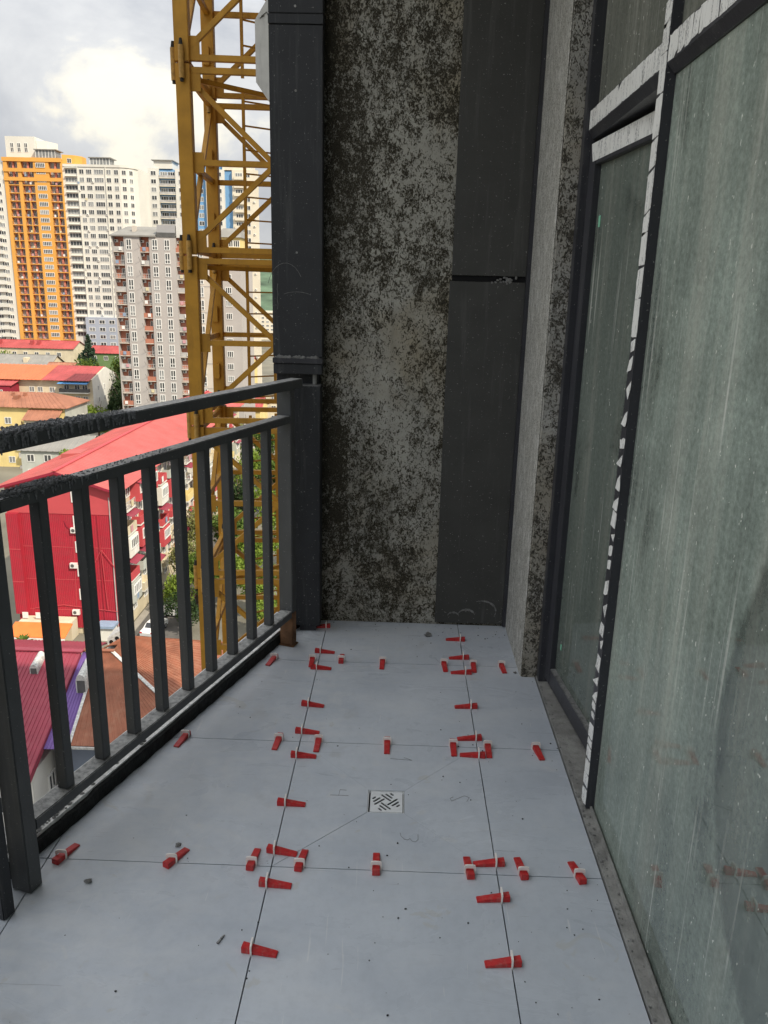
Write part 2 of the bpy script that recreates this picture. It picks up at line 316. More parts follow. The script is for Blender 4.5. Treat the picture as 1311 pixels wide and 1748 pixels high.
paint('rail_pale', (0.42, 0.41, 0.40), 0.7, 0.25, 0.6)
paint('cloth_white', (0.75, 0.74, 0.72), 0.8, 0.05, 2); paint('cloth_pink', (0.55, 0.30, 0.33), 0.8, 0.1, 2); paint('cloth_blue', (0.25, 0.33, 0.45), 0.8, 0.1, 2); paint('cloth_yellow', (0.62, 0.55, 0.36), 0.8, 0.1, 2)
ribbed_paint('red_sheet_wall', (0.40, 0.026, 0.046), 'X', 0.22, var=0.16, rust=0.35, rcol=(0.30, 0.05, 0.06))
paint('red_sheet_roof', (0.45, 0.105, 0.098), 0.6, 0.16, 0.3, grime=0.55, gcol=(0.36, 0.13, 0.12))
paint('red_sheet_pale', (0.52, 0.08, 0.092), 0.6, 0.06, 0.3)
paint('crimson_roof', (0.40, 0.080, 0.082), 0.6, 0.22, 0.2, grime=0.4, gcol=(0.3, 0.06, 0.05))
paint('orange_roof', (0.60, 0.16, 0.07), 0.55, 0.08, 0.2)
paint('maroon_roof', (0.27, 0.045, 0.070), 0.5, 0.14, 0.5, grime=0.15, gcol=(0.36, 0.16, 0.17))
paint('purple_roof', (0.15, 0.085, 0.27), 0.5, 0.12, 0.6)
paint('rust_roof', (0.255, 0.098, 0.058), 0.7, 0.28, 0.6, grime=0.45, gcol=(0.36, 0.20, 0.13))
paint('brown_roof', (0.34, 0.15, 0.095), 0.75, 0.2, 0.35, grime=0.3, gcol=(0.22, 0.11, 0.08))
paint('flashing', (0.50, 0.50, 0.48), 0.6, 0.35, 5)
paint('wall_cream', (0.64, 0.57, 0.42), 0.9, 0.12, 0.4, grime=0.3, gcol=(0.36, 0.3, 0.24))
paint('wall_yellow', (0.72, 0.58, 0.26), 0.9, 0.1, 0.4, grime=0.2, gcol=(0.45, 0.36, 0.2))
paint('wall_greygreen', (0.46, 0.48, 0.44), 0.9, 0.12, 0.3, grime=0.2, gcol=(0.3, 0.3, 0.28))
paint('wall_white', (0.70, 0.69, 0.64), 0.9, 0.08, 0.4)
paint('wall_blue', (0.20, 0.235, 0.30), 0.9, 0.12, 0.6)
paint('wall_crimson', (0.28, 0.022, 0.045), 0.7, 0.1, 0.6)
paint('wall_green', (0.14, 0.22, 0.09), 0.9, 0.15, 0.5)
paint('awning_orange', (0.75, 0.20, 0.05), 0.7, 0.1, 1); paint('awning_blue', (0.12, 0.33, 0.66), 0.6, 0.1, 1)
paint('asphalt', (0.115, 0.110, 0.105), 0.95, 0.25, 0.5, bump=0.2, bscale=6)
paint('earth', (0.19, 0.18, 0.145), 0.95, 0.35, 0.05)
paint('pavement', (0.32, 0.30, 0.27), 0.95, 0.15, 0.6)
paint('ac_white', (0.72, 0.71, 0.68), 0.6, 0.05, 2)
paint('car_white', (0.72, 0.73, 0.74), 0.3, 0.03, 1, spec=0.5); paint('car_dark', (0.06, 0.035, 0.04), 0.3, 0.1, 1, spec=0.5); paint('car_silver', (0.40, 0.41, 0.43), 0.3, 0.05, 1, metal=0.4)
paint('car_glass', (0.02, 0.022, 0.025), 0.08, 0.2, 1, spec=0.7); paint('lamp_clear', (0.7, 0.7, 0.66), 0.2, 0.1, 3); paint('lamp_red', (0.5, 0.03, 0.03), 0.3, 0.1, 3); paint('tyre', (0.02, 0.02, 0.02), 0.9, 0.2, 3)
paint('bark', (0.12, 0.09, 0.065), 0.95, 0.3, 3); paint('facade_dark', (0.20, 0.20, 0.195), 0.9, 0.1, 0.4)
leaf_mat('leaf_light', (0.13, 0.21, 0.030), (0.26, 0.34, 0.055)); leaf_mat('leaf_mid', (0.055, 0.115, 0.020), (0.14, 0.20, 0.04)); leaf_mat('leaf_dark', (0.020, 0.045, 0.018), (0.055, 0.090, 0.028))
leaf_mat('leaf_conifer', (0.025, 0.055, 0.035), (0.06, 0.10, 0.06)); leaf_mat('leaf_olive', (0.17, 0.20, 0.075), (0.30, 0.30, 0.11))
paint('hill_forest', (0.085, 0.135, 0.085), 0.95, 0.55, 0.02, bump=1.0, bscale=0.05); paint('hill_hazed', (0.10, 0.15, 0.155), 0.95, 0.25, 0.004)  # far hill: blue haze painted into its base colour
def M(n): return MATS[n]

# ------------------------------------------------------------------ mesh helpers
class MB:
    def __init__(s): s.v = []; s.f = []; s.mi = []; s.m = 0; s.smooth = False
    def add(s, vs, fs):
        o = len(s.v); s.v += [tuple(v) for v in vs]; s.f += [tuple(i+o for i in f) for f in fs]; s.mi += [s.m]*len(fs); return s
    def box(s, x0, x1, y0, y1, z0, z1):
        return s.add([(x0,y0,z0),(x1,y0,z0),(x1,y1,z0),(x0,y1,z0),(x0,y0,z1),(x1,y0,z1),(x1,y1,z1),(x0,y1,z1)],
                     [(0,3,2,1),(4,5,6,7),(0,1,5,4),(1,2,6,5),(2,3,7,6),(3,0,4,7)])
    def hexa(s, b, t):       # 4 bottom points, 4 top points (same order, counter-clockwise seen from above)
        return s.add(list(b)+list(t), [(0,3,2,1),(4,5,6,7),(0,1,5,4),(1,2,6,5),(2,3,7,6),(3,0,4,7)])
    def prism(s, poly, z0, z1):
        n = len(poly); area = sum(poly[i][0]*poly[(i+1)%n][1]-poly[(i+1)%n][0]*poly[i][1] for i in range(n))
        if area < 0: poly = poly[::-1]
        vs = [(p[0],p[1],z0) for p in poly]+[(p[0],p[1],z1) for p in poly]
        return s.add(vs, [tuple(range(n-1,-1,-1)), tuple(range(n,2*n))]+[(i,(i+1)%n,n+(i+1)%n,n+i) for i in range(n)])
    def extr(s, poly3, d):   # planar polygon pushed along d
        n = len(poly3); d = Vector(d); a = [Vector(p) for p in poly3]; b = [p+d for p in a]
        nn = Vector((0,0,0))
        for i in range(n): nn += a[i].cross(a[(i+1)%n])
        if nn.dot(d) > 0: a, b = b, a; 
        fs = [tuple(range(n)), tuple(range(2*n-1,n-1,-1))]+[(i,n+i,n+(i+1)%n,(i+1)%n) for i in range(n)]
        return s.add(a+b, fs)
    def bar(s, p, q, w, h=None, up=(0,0,1), taper=1.0):
        p, q = Vector(p), Vector(q); h = h or w; d = (q-p).normalized(); up = Vector(up)
        if abs(d.dot(up)) > 0.99: up = Vector((0,1,0)) if abs(d.y) < 0.9 else Vector((1,0,0))
        x = d.cross(up).normalized(); y = x.cross(d).normalized()
        vs = []
        for c, k in ((p,1.0),(q,taper)):
            for a, b in ((-1,-1),(1,-1),(1,1),(-1,1)): vs.append(c+x*a*w/2*k+y*b*h/2*k)
        return s.add(vs, [(0,3,2,1)[::-1] if False else (0,1,2,3),(7,6,5,4),(0,4,5,1),(1,5,6,2),(2,6,7,3),(3,7,4,0)])
    def cyl(s, p, q, r, n=10, r2=None):
        p, q = Vector(p), Vector(q); d = (q-p).normalized(); up = Vector((0,0,1)) if abs(d.z) < 0.9 else Vector((1,0,0))
        x = d.cross(up).normalized(); y = d.cross(x); r2 = r if r2 is None else r2; vs = []
        for c, k in ((p,r),(q,r2)):
            for i in range(n):
                a = 2*math.pi*i/n; vs.append(c+x*math.cos(a)*k+y*math.sin(a)*k)
        return s.add(vs, [tuple(range(n-1,-1,-1)), tuple(range(n,2*n))]+[(i,(i+1)%n,n+(i+1)%n,n+i) for i in range(n)])
    def quad(s, a, b, c, d): return s.add([a,b,c,d], [(0,1,2,3)])
    def lump(s, c, r, seed=None):
        rng = random; t = (1+5**.5)/2
        base = [(-1,t,0),(1,t,0),(-1,-t,0),(1,-t,0),(0,-1,t),(0,1,t),(0,-1,-t),(0,1,-t),(t,0,-1),(t,0,1),(-t,0,-1),(-t,0,1)]
        fs = [(0,11,5),(0,5,1),(0,1,7),(0,7,10),(0,10,11),(1,5,9),(5,11,4),(11,10,2),(10,7,6),(7,1,8),(3,9,4),(3,4,2),(3,2,6),(3,6,8),(3,8,9),(4,9,5),(2,4,11),(6,2,10),(8,6,7),(9,8,1)]
        rx, ry, rz = (r, r, r) if isinstance(r, (int, float)) else r
        vs = []
        for b in base:
            k = rng.uniform(0.7, 1.25)/1.9; vs.append((c[0]+b[0]*rx*k, c[1]+b[1]*ry*k, c[2]+b[2]*rz*k))
        return s.add(vs, fs)
    def mesh(s, name, mats, origin=(0,0,0), bevel=0.0):
        me = bpy.data.meshes.new(name); o = Vector(origin)
        me.from_pydata([Vector(v)-o for v in s.v], [], s.f)
        for m in (mats if isinstance(mats, (list, tuple)) else [mats]): me.materials.append(M(m))
        me.polygons.foreach_set('material_index', s.mi)
        bm = bmesh.new(); bm.from_mesh(me)
        bmesh.ops.recalc_face_normals(bm, faces=bm.faces)
        if bevel: bmesh.ops.bevel(bm, geom=[e for e in bm.edges if e.calc_face_angle(0) > 0.6], offset=bevel, segments=2, affect='EDGES', clamp_overlap=True)
        bm.to_mesh(me); bm.free()
        if s.smooth: me.shade_smooth()
        me.update(); return me
    def build(s, name, mats, parent=None, bevel=0.0, world=True, origin=None):
        """link as one object; vertices are world coordinates (world=True) or the parent's"""
        if origin is None:
            xs, ys, zs = zip(*s.v); origin = ((min(xs)+max(xs))/2, (min(ys)+max(ys))/2, min(zs))
        return put(name, s.mesh(name, mats, origin, bevel), parent, origin, world)
def wloc(o):
    v = Vector((0,0,0))
    while o: v += o.location; o = o.parent
    return v
def put(name, me, parent=None, loc=(0,0,0), world=True, rotz=0.0):
    o = bpy.data.objects.new(name, me); COL.objects.link(o)
    if parent: o.parent = parent
    o.location = Vector(loc) - (wloc(parent) if (parent and world) else Vector((0,0,0)))
    o.rotation_euler = (0,0,rotz)
    return o
def tag(o, label=None, cat=None, group=None, kind=None):
    for k, v in (('label',label),('category',cat),('group',group),('kind',kind)):
        if v: o[k] = v
    return o
def thing(name, label, cat, loc=(0,0,0), group=None, rotz=0.0):
    o = bpy.data.objects.new(name, None); COL.objects.link(o); o.location = loc; o.rotation_euler = (0,0,rotz); o.empty_display_size = 0.2
    return tag(o, label, cat, group)
def copy_tree(o, parent=None):
    c = o.copy(); COL.objects.link(c); c.parent = parent
    for ch in list(o.children): copy_tree(ch, c)
    return c

# ================================================================== BALCONY: floor
RA = Vector((-0.885, 1.655)); RD = Vector((0.3026, 0.9531)); RN = Vector((-0.9531, 0.3026))
def rp(s, off, z): p = RA + RD*s + RN*off; return Vector((p.x, p.y, z))
KA, KB = Vector((-0.942, 1.775)), Vector((-0.503, 3.09)); KD = (KB-KA).normalized(); KN = Vector((-KD.y, KD.x))
def kp(s, off, z): p = KA + KD*s + KN*off; return Vector((p.x, p.y, z))

bed = MB(); bed.prism([(-1.25, -3), (0.574, -3), (0.574, 3.37), kp(1.72, 0.10, 0)[:2], kp(-0.25, 0.10, 0)[:2], (-1.25, 1.3)], -0.26, -0.0115)
floor = tag(bed.build('balcony_floor', 'mortar_bed'), kind='structure')
def clip(poly, a, d, keep=1):     # keep the side of the line a+d*t that lies to its right (towards the glass)
    nrm = Vector((d.y, -d.x))*keep; res = []
    for i in range(len(poly)):
        p, q = Vector(poly[i]), Vector(poly[(i+1) % len(poly)]); sp, sq = (p-a).dot(nrm), (q-a).dot(nrm)
        if sp >= 0: res.append(tuple(p))
        if sp*sq < 0: res.append(tuple(p+(q-p)*(sp/(sp-sq))))
    return res
XJ = [-1.513, -0.911, -0.309, 0.293, 0.5715]; YJ = [1.749-0.602*4, 1.749-0.602*3, 1.749-0.602*2, 1.749-0.602, 1.749, 2.351, 2.953, 3.3695]
G = 0.0016
def tile(poly, dz=0.0):
    if len(poly) < 3: return None
    return MB().prism(poly, -0.0105, dz).build('tile', 'porcelain_tile', floor)
DX0, DX1, DY0, DY1 = -0.0645, 0.0465, 1.9885, 2.0975      # drain opening
for i in range(4):
    for j in range(7):
        x0, x1, y0, y1 = XJ[i]+G, XJ[i+1]-G, YJ[j]+G, YJ[j+1]-G
        if i == 3 and j == 6: x1 = 0.514
        if i == 2 and j == 4:
            g = 0.0004; a, b, c, d = (x0, y0), (x1, y0), (x1, y1), (x0, y1); p, q, r_, s_ = (DX0, DY0), (DX1, DY0), (DX1, DY1), (DX0, DY1)
            def sh(poly, dx, dy): return [(u+dx, v+dy) for u, v in poly]
            t_left = tile([(x0, y0+0.0012), (DX0, DY0+0.0012), s_, d]); t_near = tile([(a[0]+0.0012, a[1]), b, (q[0], q[1]), (p[0]+0.0012, p[1])])
            t_right = tile([b, c, r_, q] if False else [(b[0], b[1]+g), (c[0], c[1]-g), (r_[0], r_[1]-g), (q[0], q[1]+g)]); t_far = tile([(s_[0]+g, s_[1]), (r_[0]-g, r_[1]), (c[0]-g, c[1]), (d[0]+g, d[1])])
            continue
        poly = [(x0, y0), (x1, y0), (x1, y1), (x0, y1)]
        poly = clip(poly, KA + KN*0.002, KD)
        if y0 < 1.7 and x0 < -0.9: poly = clip(poly, Vector((-1.25, 0)), Vector((0, 1)))
        tile(poly)
# pencilled numbers of the cut pieces
def marks(lst, parent):
    b = MB()
    for pts in lst:
        for p, q in zip(pts, pts[1:]): b.bar(Vector((p[0], p[1], 0.0007)), Vector((q[0], q[1], 0.0007)), 0.0013, 0.0004)
    b.build('pencil_mark', 'pencil', parent)
marks([[(-0.180, 2.064), (-0.124, 2.064)], [(-0.154, 2.062), (-0.152, 2.092), (-0.132, 2.090)]], t_left)
marks([[(0.236, 2.056), (0.245, 2.075), (0.230, 2.083), (0.205, 2.066), (0.190, 2.055), (0.186, 2.068), (0.196, 2.076)]], t_right)
marks([[(0.034, 1.902), (0.037, 1.888), (0.046, 1.876), (0.056, 1.873), (0.062, 1.880), (0.067, 1.870), (0.077, 1.866), (0.085, 1.876), (0.085, 1.898)]], t_near)
marks([[(0.000, 2.268), (0.072, 2.262), (0.045, 2.276)]], t_far)

# ------------------------------------------------------------------ floor drain
dr = thing('floor_drain', 'small square steel floor drain with slanted slots set in the middle tile', 'drain', (-0.009, 2.043, 0))
MB().box(-0.0625, 0.0445, 1.9905, 2.0955, -0.0105, -0.0095).build('sump', 'black_hole', dr)
fr_ = MB(); a0, a1, b0, b1 = -0.0635, 0.0455, 1.9895, 2.0965
for bx in ((a0, a1, b0, b0+0.0018), (a0, a1, b1-0.0018, b1), (a0, a0+0.0018, b0+0.0018, b1-0.0018), (a1-0.0018, a1, b0+0.0018, b1-0.0018)): fr_.box(bx[0], bx[1], bx[2], bx[3], -0.0093, -0.0012)
fr_.build('drain_frame', 'steel', dr)
pl_ = MB().box(-0.0565, 0.0410, 1.9935, 2.0915, -0.0035, -0.0010)
gr = pl_.build('grate', 'steel', dr)
cut = MB(); cx, cy = -0.009, 2.043
def slot(x, y, l, ang, w=0.0068):
    d = Vector((math.cos(ang), math.sin(ang))); p, q = Vector((x, y))-d*l/2, Vector((x, y))+d*l/2; pts = []
    for c, a0 in ((q, ang-math.pi/2), (p, ang+math.pi/2)):
        for k in range(5): t = a0+math.pi*k/4; pts.append((c.x+math.cos(t)*w/2, c.y+math.sin(t)*w/2))
    cut.prism(pts, -0.02, 0.02)
for q in range(4):
    base = q*math.pi/2; dirv = base
    for k, l in enumerate((0.037, 0.024, 0.009)):
        lx, ly = 0.0205, 0.0; ang = R(45) if q % 2 == 0 else R(-45)
        n_ = Vector((math.cos(base), math.sin(base))); off = k*0.0128
        dv = Vector((math.cos(ang), math.sin(ang))); pv = Vector((-dv.y, dv.x)); pv = pv if pv.dot(n_) > 0 else -pv
        ctr = n_*0.0195 + pv*off*0.95 + n_*0.0
        slot(cx+ctr.x, cy+ctr.y, l, ang)
cm = cut.mesh('slots', 'black_hole'); co = bpy.data.objects.new('slots', cm); COL.objects.link(co)
md = gr.modifiers.new('b', 'BOOLEAN'); md.operation = 'DIFFERENCE'; md.object = co; md.solver = 'EXACT'
bpy.context.view_layer.update()
dg = bpy.context.evaluated_depsgraph_get(); nm = bpy.data.meshes.new_from_object(gr.evaluated_get(dg)); gr.modifiers.clear(); gr.data = nm; nm.name = 'grate'
bpy.data.objects.remove(co)

# ------------------------------------------------------------------ levelling clips and wedges
wm = MB(); x0, x1, hw = -0.023, 0.061, 0.0105
wm.hexa([(x0, -hw, 0), (x1, -hw*0.92, 0), (x1, hw*0.92, 0), (x0, hw, 0)], [(x0, -hw*0.93, 0.0165), (x1, -hw*0.88, 0.0045), (x1, hw*0.88, 0.0045), (x0, hw*0.93, 0.0165)])
wedge_me = wm.mesh('wedge', 'wedge_red', bevel=0.0008)
cm_ = MB()
outl = [(-0.0120, -0.011), (0.0120, -0.011), (0.0150, 0.006), (0.0150, 0.022), (0.0135, 0.0275), (0.006, 0.0290), (-0.006, 0.0290), (-0.0135, 0.0275), (-0.0150, 0.022), (-0.0150, 0.006)]
inl = [(-0.0110, 0.0005), (0.0110, 0.0005), (0.0112, 0.006), (0.0112, 0.014), (0.0106, 0.0185), (0.005, 0.0192), (-0.005, 0.0192), (-0.0106, 0.0185), (-0.0112, 0.014), (-0.0112, 0.006)]
th = 0.0020; n_ = 10; vs = []
for X in (-th, th): vs += [(X, a, b) for a, b in outl] + [(X, a, b) for a, b in inl]
fs = []
for k in range(n_):
    k2 = (k+1) % n_
    fs += [(k, k2, n_+k2, n_+k), (20+k, 20+n_+k, 20+n_+k2, 20+k2), (k, 20+k, 20+k2, k2), (n_+k, n_+k2, 30+k2, 30+k)]
cm_.add(vs, fs); clip_me = cm_.mesh('clip', 'clip_white')
ORD = ['first', 'second', 'third', 'fourth', 'fifth', 'sixth', 'seventh', 'eighth', 'ninth', 'tenth']
WEDGES = {
 'rearmost cross joint': [(-.495, 2.953, 'f', -16), (-.335, 2.953, 'f', 0), (-.215, 2.953, 'n', 0), (-.044, 2.953, 'f', -2), (.21, 2.953, 'f', 4), (.331, 2.953, 'f', 0), (.448, 2.953, 'f', 6)],
 'middle cross joint': [(-.702, 2.351, 'f', -14), (-.382, 2.351, 'f', -6), (-.246, 2.351, 'f', -2), (-.012, 2.351, 'f', 0), (.212, 2.351, 'f', 0), (.329, 2.351, 'f', 0), (.492, 2.351, 'f', 10)],
 'nearest cross joint': [(-.873, 1.749, 'n', -20), (-.576, 1.749, 'n', -27), (-.362, 1.749, 'n', -5), (-.234, 1.749, 'n', -7), (-.029, 1.749, 'n', 1), (.220, 1.749, 'n', 4), (.362, 1.749, 'n', 7), (.510, 1.749, 'n', 11)],
 'left lengthwise joint': [(-.309, 3.290, 'R', 4), (-.309, 3.033, 'L', -3), (-.309, 2.885, 'L', -2), (-.309, 2.592, 'L', -6), (-.309, 2.407, 'L', -3), (-.309, 2.262, 'L', -1), (-.309, 2.012, 'L', -2), (-.309, 1.806, 'L', -9), (-.309, 1.682, 'L', -4), (-.309, 1.470, 'L', -8)],
 'right lengthwise joint': [(.293, 3.194, 'R', -2), (.293, 3.016, 'R', 3), (.293, 2.884, 'R', 1), (.293, 2.615, 'R', 3), (.293, 2.401, 'R', 4), (.293, 2.297, 'R', -3), (.293, 1.788, 'R', 4), (.293, 1.661, 'R', 5), (.293, 1.462, 'R', 5)],
}
for jn, lst in WEDGES.items():
    frm = 'from the railing' if 'cross' in jn else 'from the end wall'
    for i, (x, y, kd, a) in enumerate(lst):
        rot = {'f': -90, 'n': 90, 'L': 0, 'R': 180}[kd] + a
        o = thing('levelling_wedge', 'red levelling wedge in white clip on the %s, %s %s' % (jn, ORD[i], frm), 'wedge', (x, y, 0.0), 'tile levelling wedges on the floor joints')
        w = put('wedge', wedge_me, o, (random.uniform(-.003, .006), 0, 0.0003), world=False, rotz=0); o.rotation_euler = (0, 0, R(rot))
        c = put('clip', clip_me, o, (0, 0, 0), world=False, rotz=R(-a))

# ------------------------------------------------------------------ crumbs and mortar lumps
def lump_thing(label, x, y, r, mat='mortar', flat=0.6, name='mortar_lump'):
    b = MB()
    for k in range(4): b.lump((x+random.uniform(-.4, .4)*r, y+random.uniform(-.4, .4)*r, r*flat*0.5), (r*random.uniform(.5, .9), r*random.uniform(.5, .9), r*flat*random.uniform(.5, .9)))
    zmin = min(v[2] for v in b.v); b.v = [(v[0], v[1], v[2]-zmin) for v in b.v]
    tag(b.build(name, mat), label, 'mortar lump', 'mortar lumps dropped on the tiles')
lump_thing('largest grey mortar lump on the left tile near the railing post', -0.770, 1.665, 0.011)
lump_thing('crumbling pale mortar lump at the foot of the end wall', 0.151, 3.229, 0.020)
lump_thing('small mortar lump behind the second wedge of the nearest cross joint', -0.578, 1.815, 0.009)
lump_thing('tiny grey lump beside the concrete pillar base', 0.497, 2.90, 0.008)
tw = MB(); tw.bar((-0.393, 1.486, 0.003), (-0.388, 1.499, 0.003), 0.0055, 0.004, taper=0.7).bar((-0.3875, 1.500, 0.003), (-0.382, 1.512, 0.003), 0.0045, 0.004, taper=0.5)
tag(tw.build('wood_splinter', 'rail_metal'), 'short dark splinter lying on the nearest left tile', 'splinter')
cr = MB()
for k in range(330):
    if k < 220 and k % 2: continue
    x, y = random.uniform(-1.0, 0.57), random.uniform(1.15, 3.36)
    if k > 220: x, y = random.choice([(0.555, 0), (-0.309, 0), (0.293, 0), (0.50, 0)])[0]+random.gauss(0, .03), random.uniform(1.2, 3.3)
    if k > 280: y = 3.35-abs(random.gauss(0, .08)); x = random.uniform(-.3, .5)
    if (Vector((x, y))-KA).dot(Vector((KD.y, -KD.x))) < 0.01 or x > 0.572: continue
    r = random.choice((0.0010, 0.0014, 0.0018, 0.0026)); cr.lump((x, y, r*0.5), (r*random.uniform(.7, 1.6), r*random.uniform(.7, 1.6), r*.6))
tag(cr.build('floor_crumbs', 'membrane'), 'dark crumbs of mortar and grit scattered over the tiles', 'grit', kind='stuff')

# ================================================================== kerb under the railing
kb = thing('slab_kerb', 'low white-topped slab kerb with black waterproofing under the railing', 'kerb', tuple(kp(0.7, 0.05, 0)))
L0, L1 = -0.12, 1.60
k1 = MB()
k1.hexa([kp(L0, 0.006, -0.011), kp(L0, 0.11, -0.011), kp(L1, 0.11, -0.011), kp(L1, 0.006, -0.011)][::-1], [kp(L0, 0.006, 0.052), kp(L0, 0.11, 0.052), kp(L1, 0.11, 0.052), kp(L1, 0.006, 0.052)][::-1])
k1.build('kerb_body', 'kerb_white', kb)
k2 = MB(); NS = 60; prof = []
for i in range(NS+1):
    s = L0+(L1-L0)*i/NS; j = random.uniform(-.0016, .0016); h = 0.047+random.uniform(-.002, .002) - (0.006 if s < 0.2 else 0)
    prof.append([kp(s, 0.006, h), kp(s, -0.004+j*.5, h-.004), kp(s, -0.004+j*.6, 0.010+j*.5), kp(s, -0.008+j*1.5, 0.0012)])
vs = [v for p in prof for v in p]; fs = [(i*4+k, (i+1)*4+k, (i+1)*4+k+1, i*4+k+1) for i in range(NS) for k in range(3)]
k2.add(vs, fs); k2.build('waterproofing', 'membrane', kb)
ck = MB()
for k in range(150):
    s = abs(random.gauss(0, 0.22))+L0; 
    if s > L1: continue
    r = random.uniform(.002, .006); ck.lump(kp(s, random.uniform(.01, .05), 0.052+r*.3), (r*1.4, r*1.4, r*.7))
tag(ck.build('grit', 'mortar', kb), kind='stuff')

# ================================================================== railing
ra = thing('balcony_railing', 'dark grey metal balcony railing with square bars, caked in dried mortar', 'railing', tuple(rp(0.8, 0, 0)))
def rail(name, s0, s1, zb0, zb1, h, w, off0=0.0, mat='rail_metal'):
    b = MB(); b.hexa([rp(s0, off0, zb0), rp(s1, off0, zb1), rp(s1, off0+w, zb1), rp(s0, off0+w, zb0)], [rp(s0, off0, zb0+h), rp(s1, off0, zb1+h), rp(s1, off0+w, zb1+h), rp(s0, off0+w, zb0+h)])
    return b.build(name, mat, ra, bevel=0.0025)
def lin(s, s0, z0, s1, z1): return z0+(z1-z0)*(s-s0)/(s1-s0)
zt = lambda s: lin(s, .02, 1.121, 1.54, 1.099); zm = lambda s: lin(s, .02, .988, 1.486, .969); zbt = lambda s: lin(s, .005, .159, 1.48, .135)
toprail = rail('top_rail', -1.3, 1.605, zt(-1.3), zt(1.605), 0.036, 0.054, -0.002)
midrail = rail('mid_rail', 0.004, 1.489, zm(.004), zm(1.489), 0.030, 0.050)
rail('bottom_rail', 0.004, 1.489, zbt(.004), zbt(1.489), 0.032, 0.052)
for se in (.162, .311, .457, .603, .752, .901, 1.050, 1.198, 1.344):
    s0, s1 = se-0.031, se; b = MB(); o0, o1 = 0.010, 0.042
    b.hexa([rp(s0, o0, zbt(s0)+.0325), rp(s1, o0, zbt(s1)+.0325), rp(s1, o1, zbt(s1)+.0325), rp(s0, o1, zbt(s0)+.0325)], [rp(s0, o0, zm(s0)-.0005), rp(s1, o0, zm(s1)-.0005), rp(s1, o1, zm(s1)-.0005), rp(s0, o1, zm(s0)-.0005)])
    b.build('baluster', 'rail_metal', ra, bevel=0.002)
def post(name, s0, s1, o0, o1, zb, ztop, mat='rail_metal', par=None):
    b = MB(); b.hexa([rp(s0, o0, zb), rp(s1, o0, zb), rp(s1, o1, zb), rp(s0, o1, zb)], [rp(s0, o0, ztop), rp(s1, o0, ztop), rp(s1, o1, ztop), rp(s0, o1, ztop)])
    return b.build(name, mat, par or ra, bevel=0.003)
fp = post('post', 1.490, 1.530, -0.002, 0.060, zbt(1.49)+0.02, zt(1.51)-0.0005)
post('post_foot', 1.490, 1.529, -0.001, 0.059, 0.0065, zbt(1.49)+0.019, 'rust_steel')['label'] = 'bare rusty foot of the far railing post'
post('base_plate', 1.484, 1.538, -0.008, 0.064, 0.0005, 0.006, 'rust_steel')
post('post', -0.040, 0.003, -0.002, 0.058, 0.001, zt(-0.02)-0.0005)
# crusts of splashed mortar on the rails
def crust(par, s0, s1, zf, h, n, o0, o1, peak, rmax):
    b = MB()
    for k in range(n):
        s = random.uniform(s0, s1); a = 1-abs((s-(s0+s1)/2)/((s1-s0)/2))**2.5
        if random.random() > a+0.1: continue
        r = random.uniform(.002, rmax)*(0.5+0.6*a); z = zf(s)+h+random.uniform(0, peak*a)
        p = rp(s, random.uniform(o0, o1), z); b.lump(p, (r*random.uniform(.8, 1.5), r*random.uniform(.8, 1.5), r))
    return b
b = crust(toprail, -0.78, 0.56, zt, 0.034, 5200, -0.003, 0.053, 0.012, 0.0046)
for k in range(170):
    s = random.uniform(-.75, .5); l = random.uniform(.002, .022)*max(.3, 1-abs(s)/.8); z = zt(s)+0.038; p = rp(s, -0.004, z); q = rp(s+random.uniform(-.003, .003), -0.005, z-0.020-l)
    b.bar(p, q, random.uniform(.006, .014), 0.006, up=(1, 0, 0), taper=0.35)
tag(b.build('mortar_crust', 'black_mortar', toprail), kind='stuff')
b = crust(midrail, 0.005, 0.29, zm, 0.029, 1500, -0.001, 0.049, 0.009, 0.0036)
for k in range(26):
    s = random.uniform(.05, .34); p = rp(s, -0.0015, zm(s)+.029); q = rp(s, -0.002, zm(s)+.029-random.uniform(.005, .022)); b.bar(p, q, random.uniform(.003, .007), 0.003, up=(1, 0, 0), taper=.4)
for k in range(120):
    s = random.uniform(.29, .7); b.lump(rp(s, random.uniform(0, .045), zm(s)+.0305), random.uniform(.0008, .0028))
tag(b.build('mortar_crust', 'black_mortar', midrail), kind='stuff')
# the next bay begins with its own post and a dark closing plate
nb = thing('railing_corner_post', 'dirty corner post with black closing plate at the left edge of the picture', 'post', (-0.91, 1.56, 0))
cpt = [(-0.918, 1.527), (-0.906, 1.560), (-0.950, 1.574), (-0.962, 1.541)]
MB().prism(cpt, 0.001, 1.0).build('post', 'clad_metal', nb, bevel=.003)
MB().prism([(-1.6, 1.74), (-0.965, 1.60), (-0.967, 1.594), (-1.6, 1.734)], 0.13, 1.085).build('closing_plate', 'membrane', nb)
MB().hexa([(-1.35, 1.60, 0.002), (-0.965, 1.56, 0.002), (-0.965, 1.585, 0.002), (-1.35, 1.625, 0.002)], [(-1.35, 1.64, 0.129), (-0.966, 1.575, 0.129), (-0.966, 1.59, 0.129), (-1.35, 1.655, 0.129)]).build('foot_board', 'rail_metal', nb)

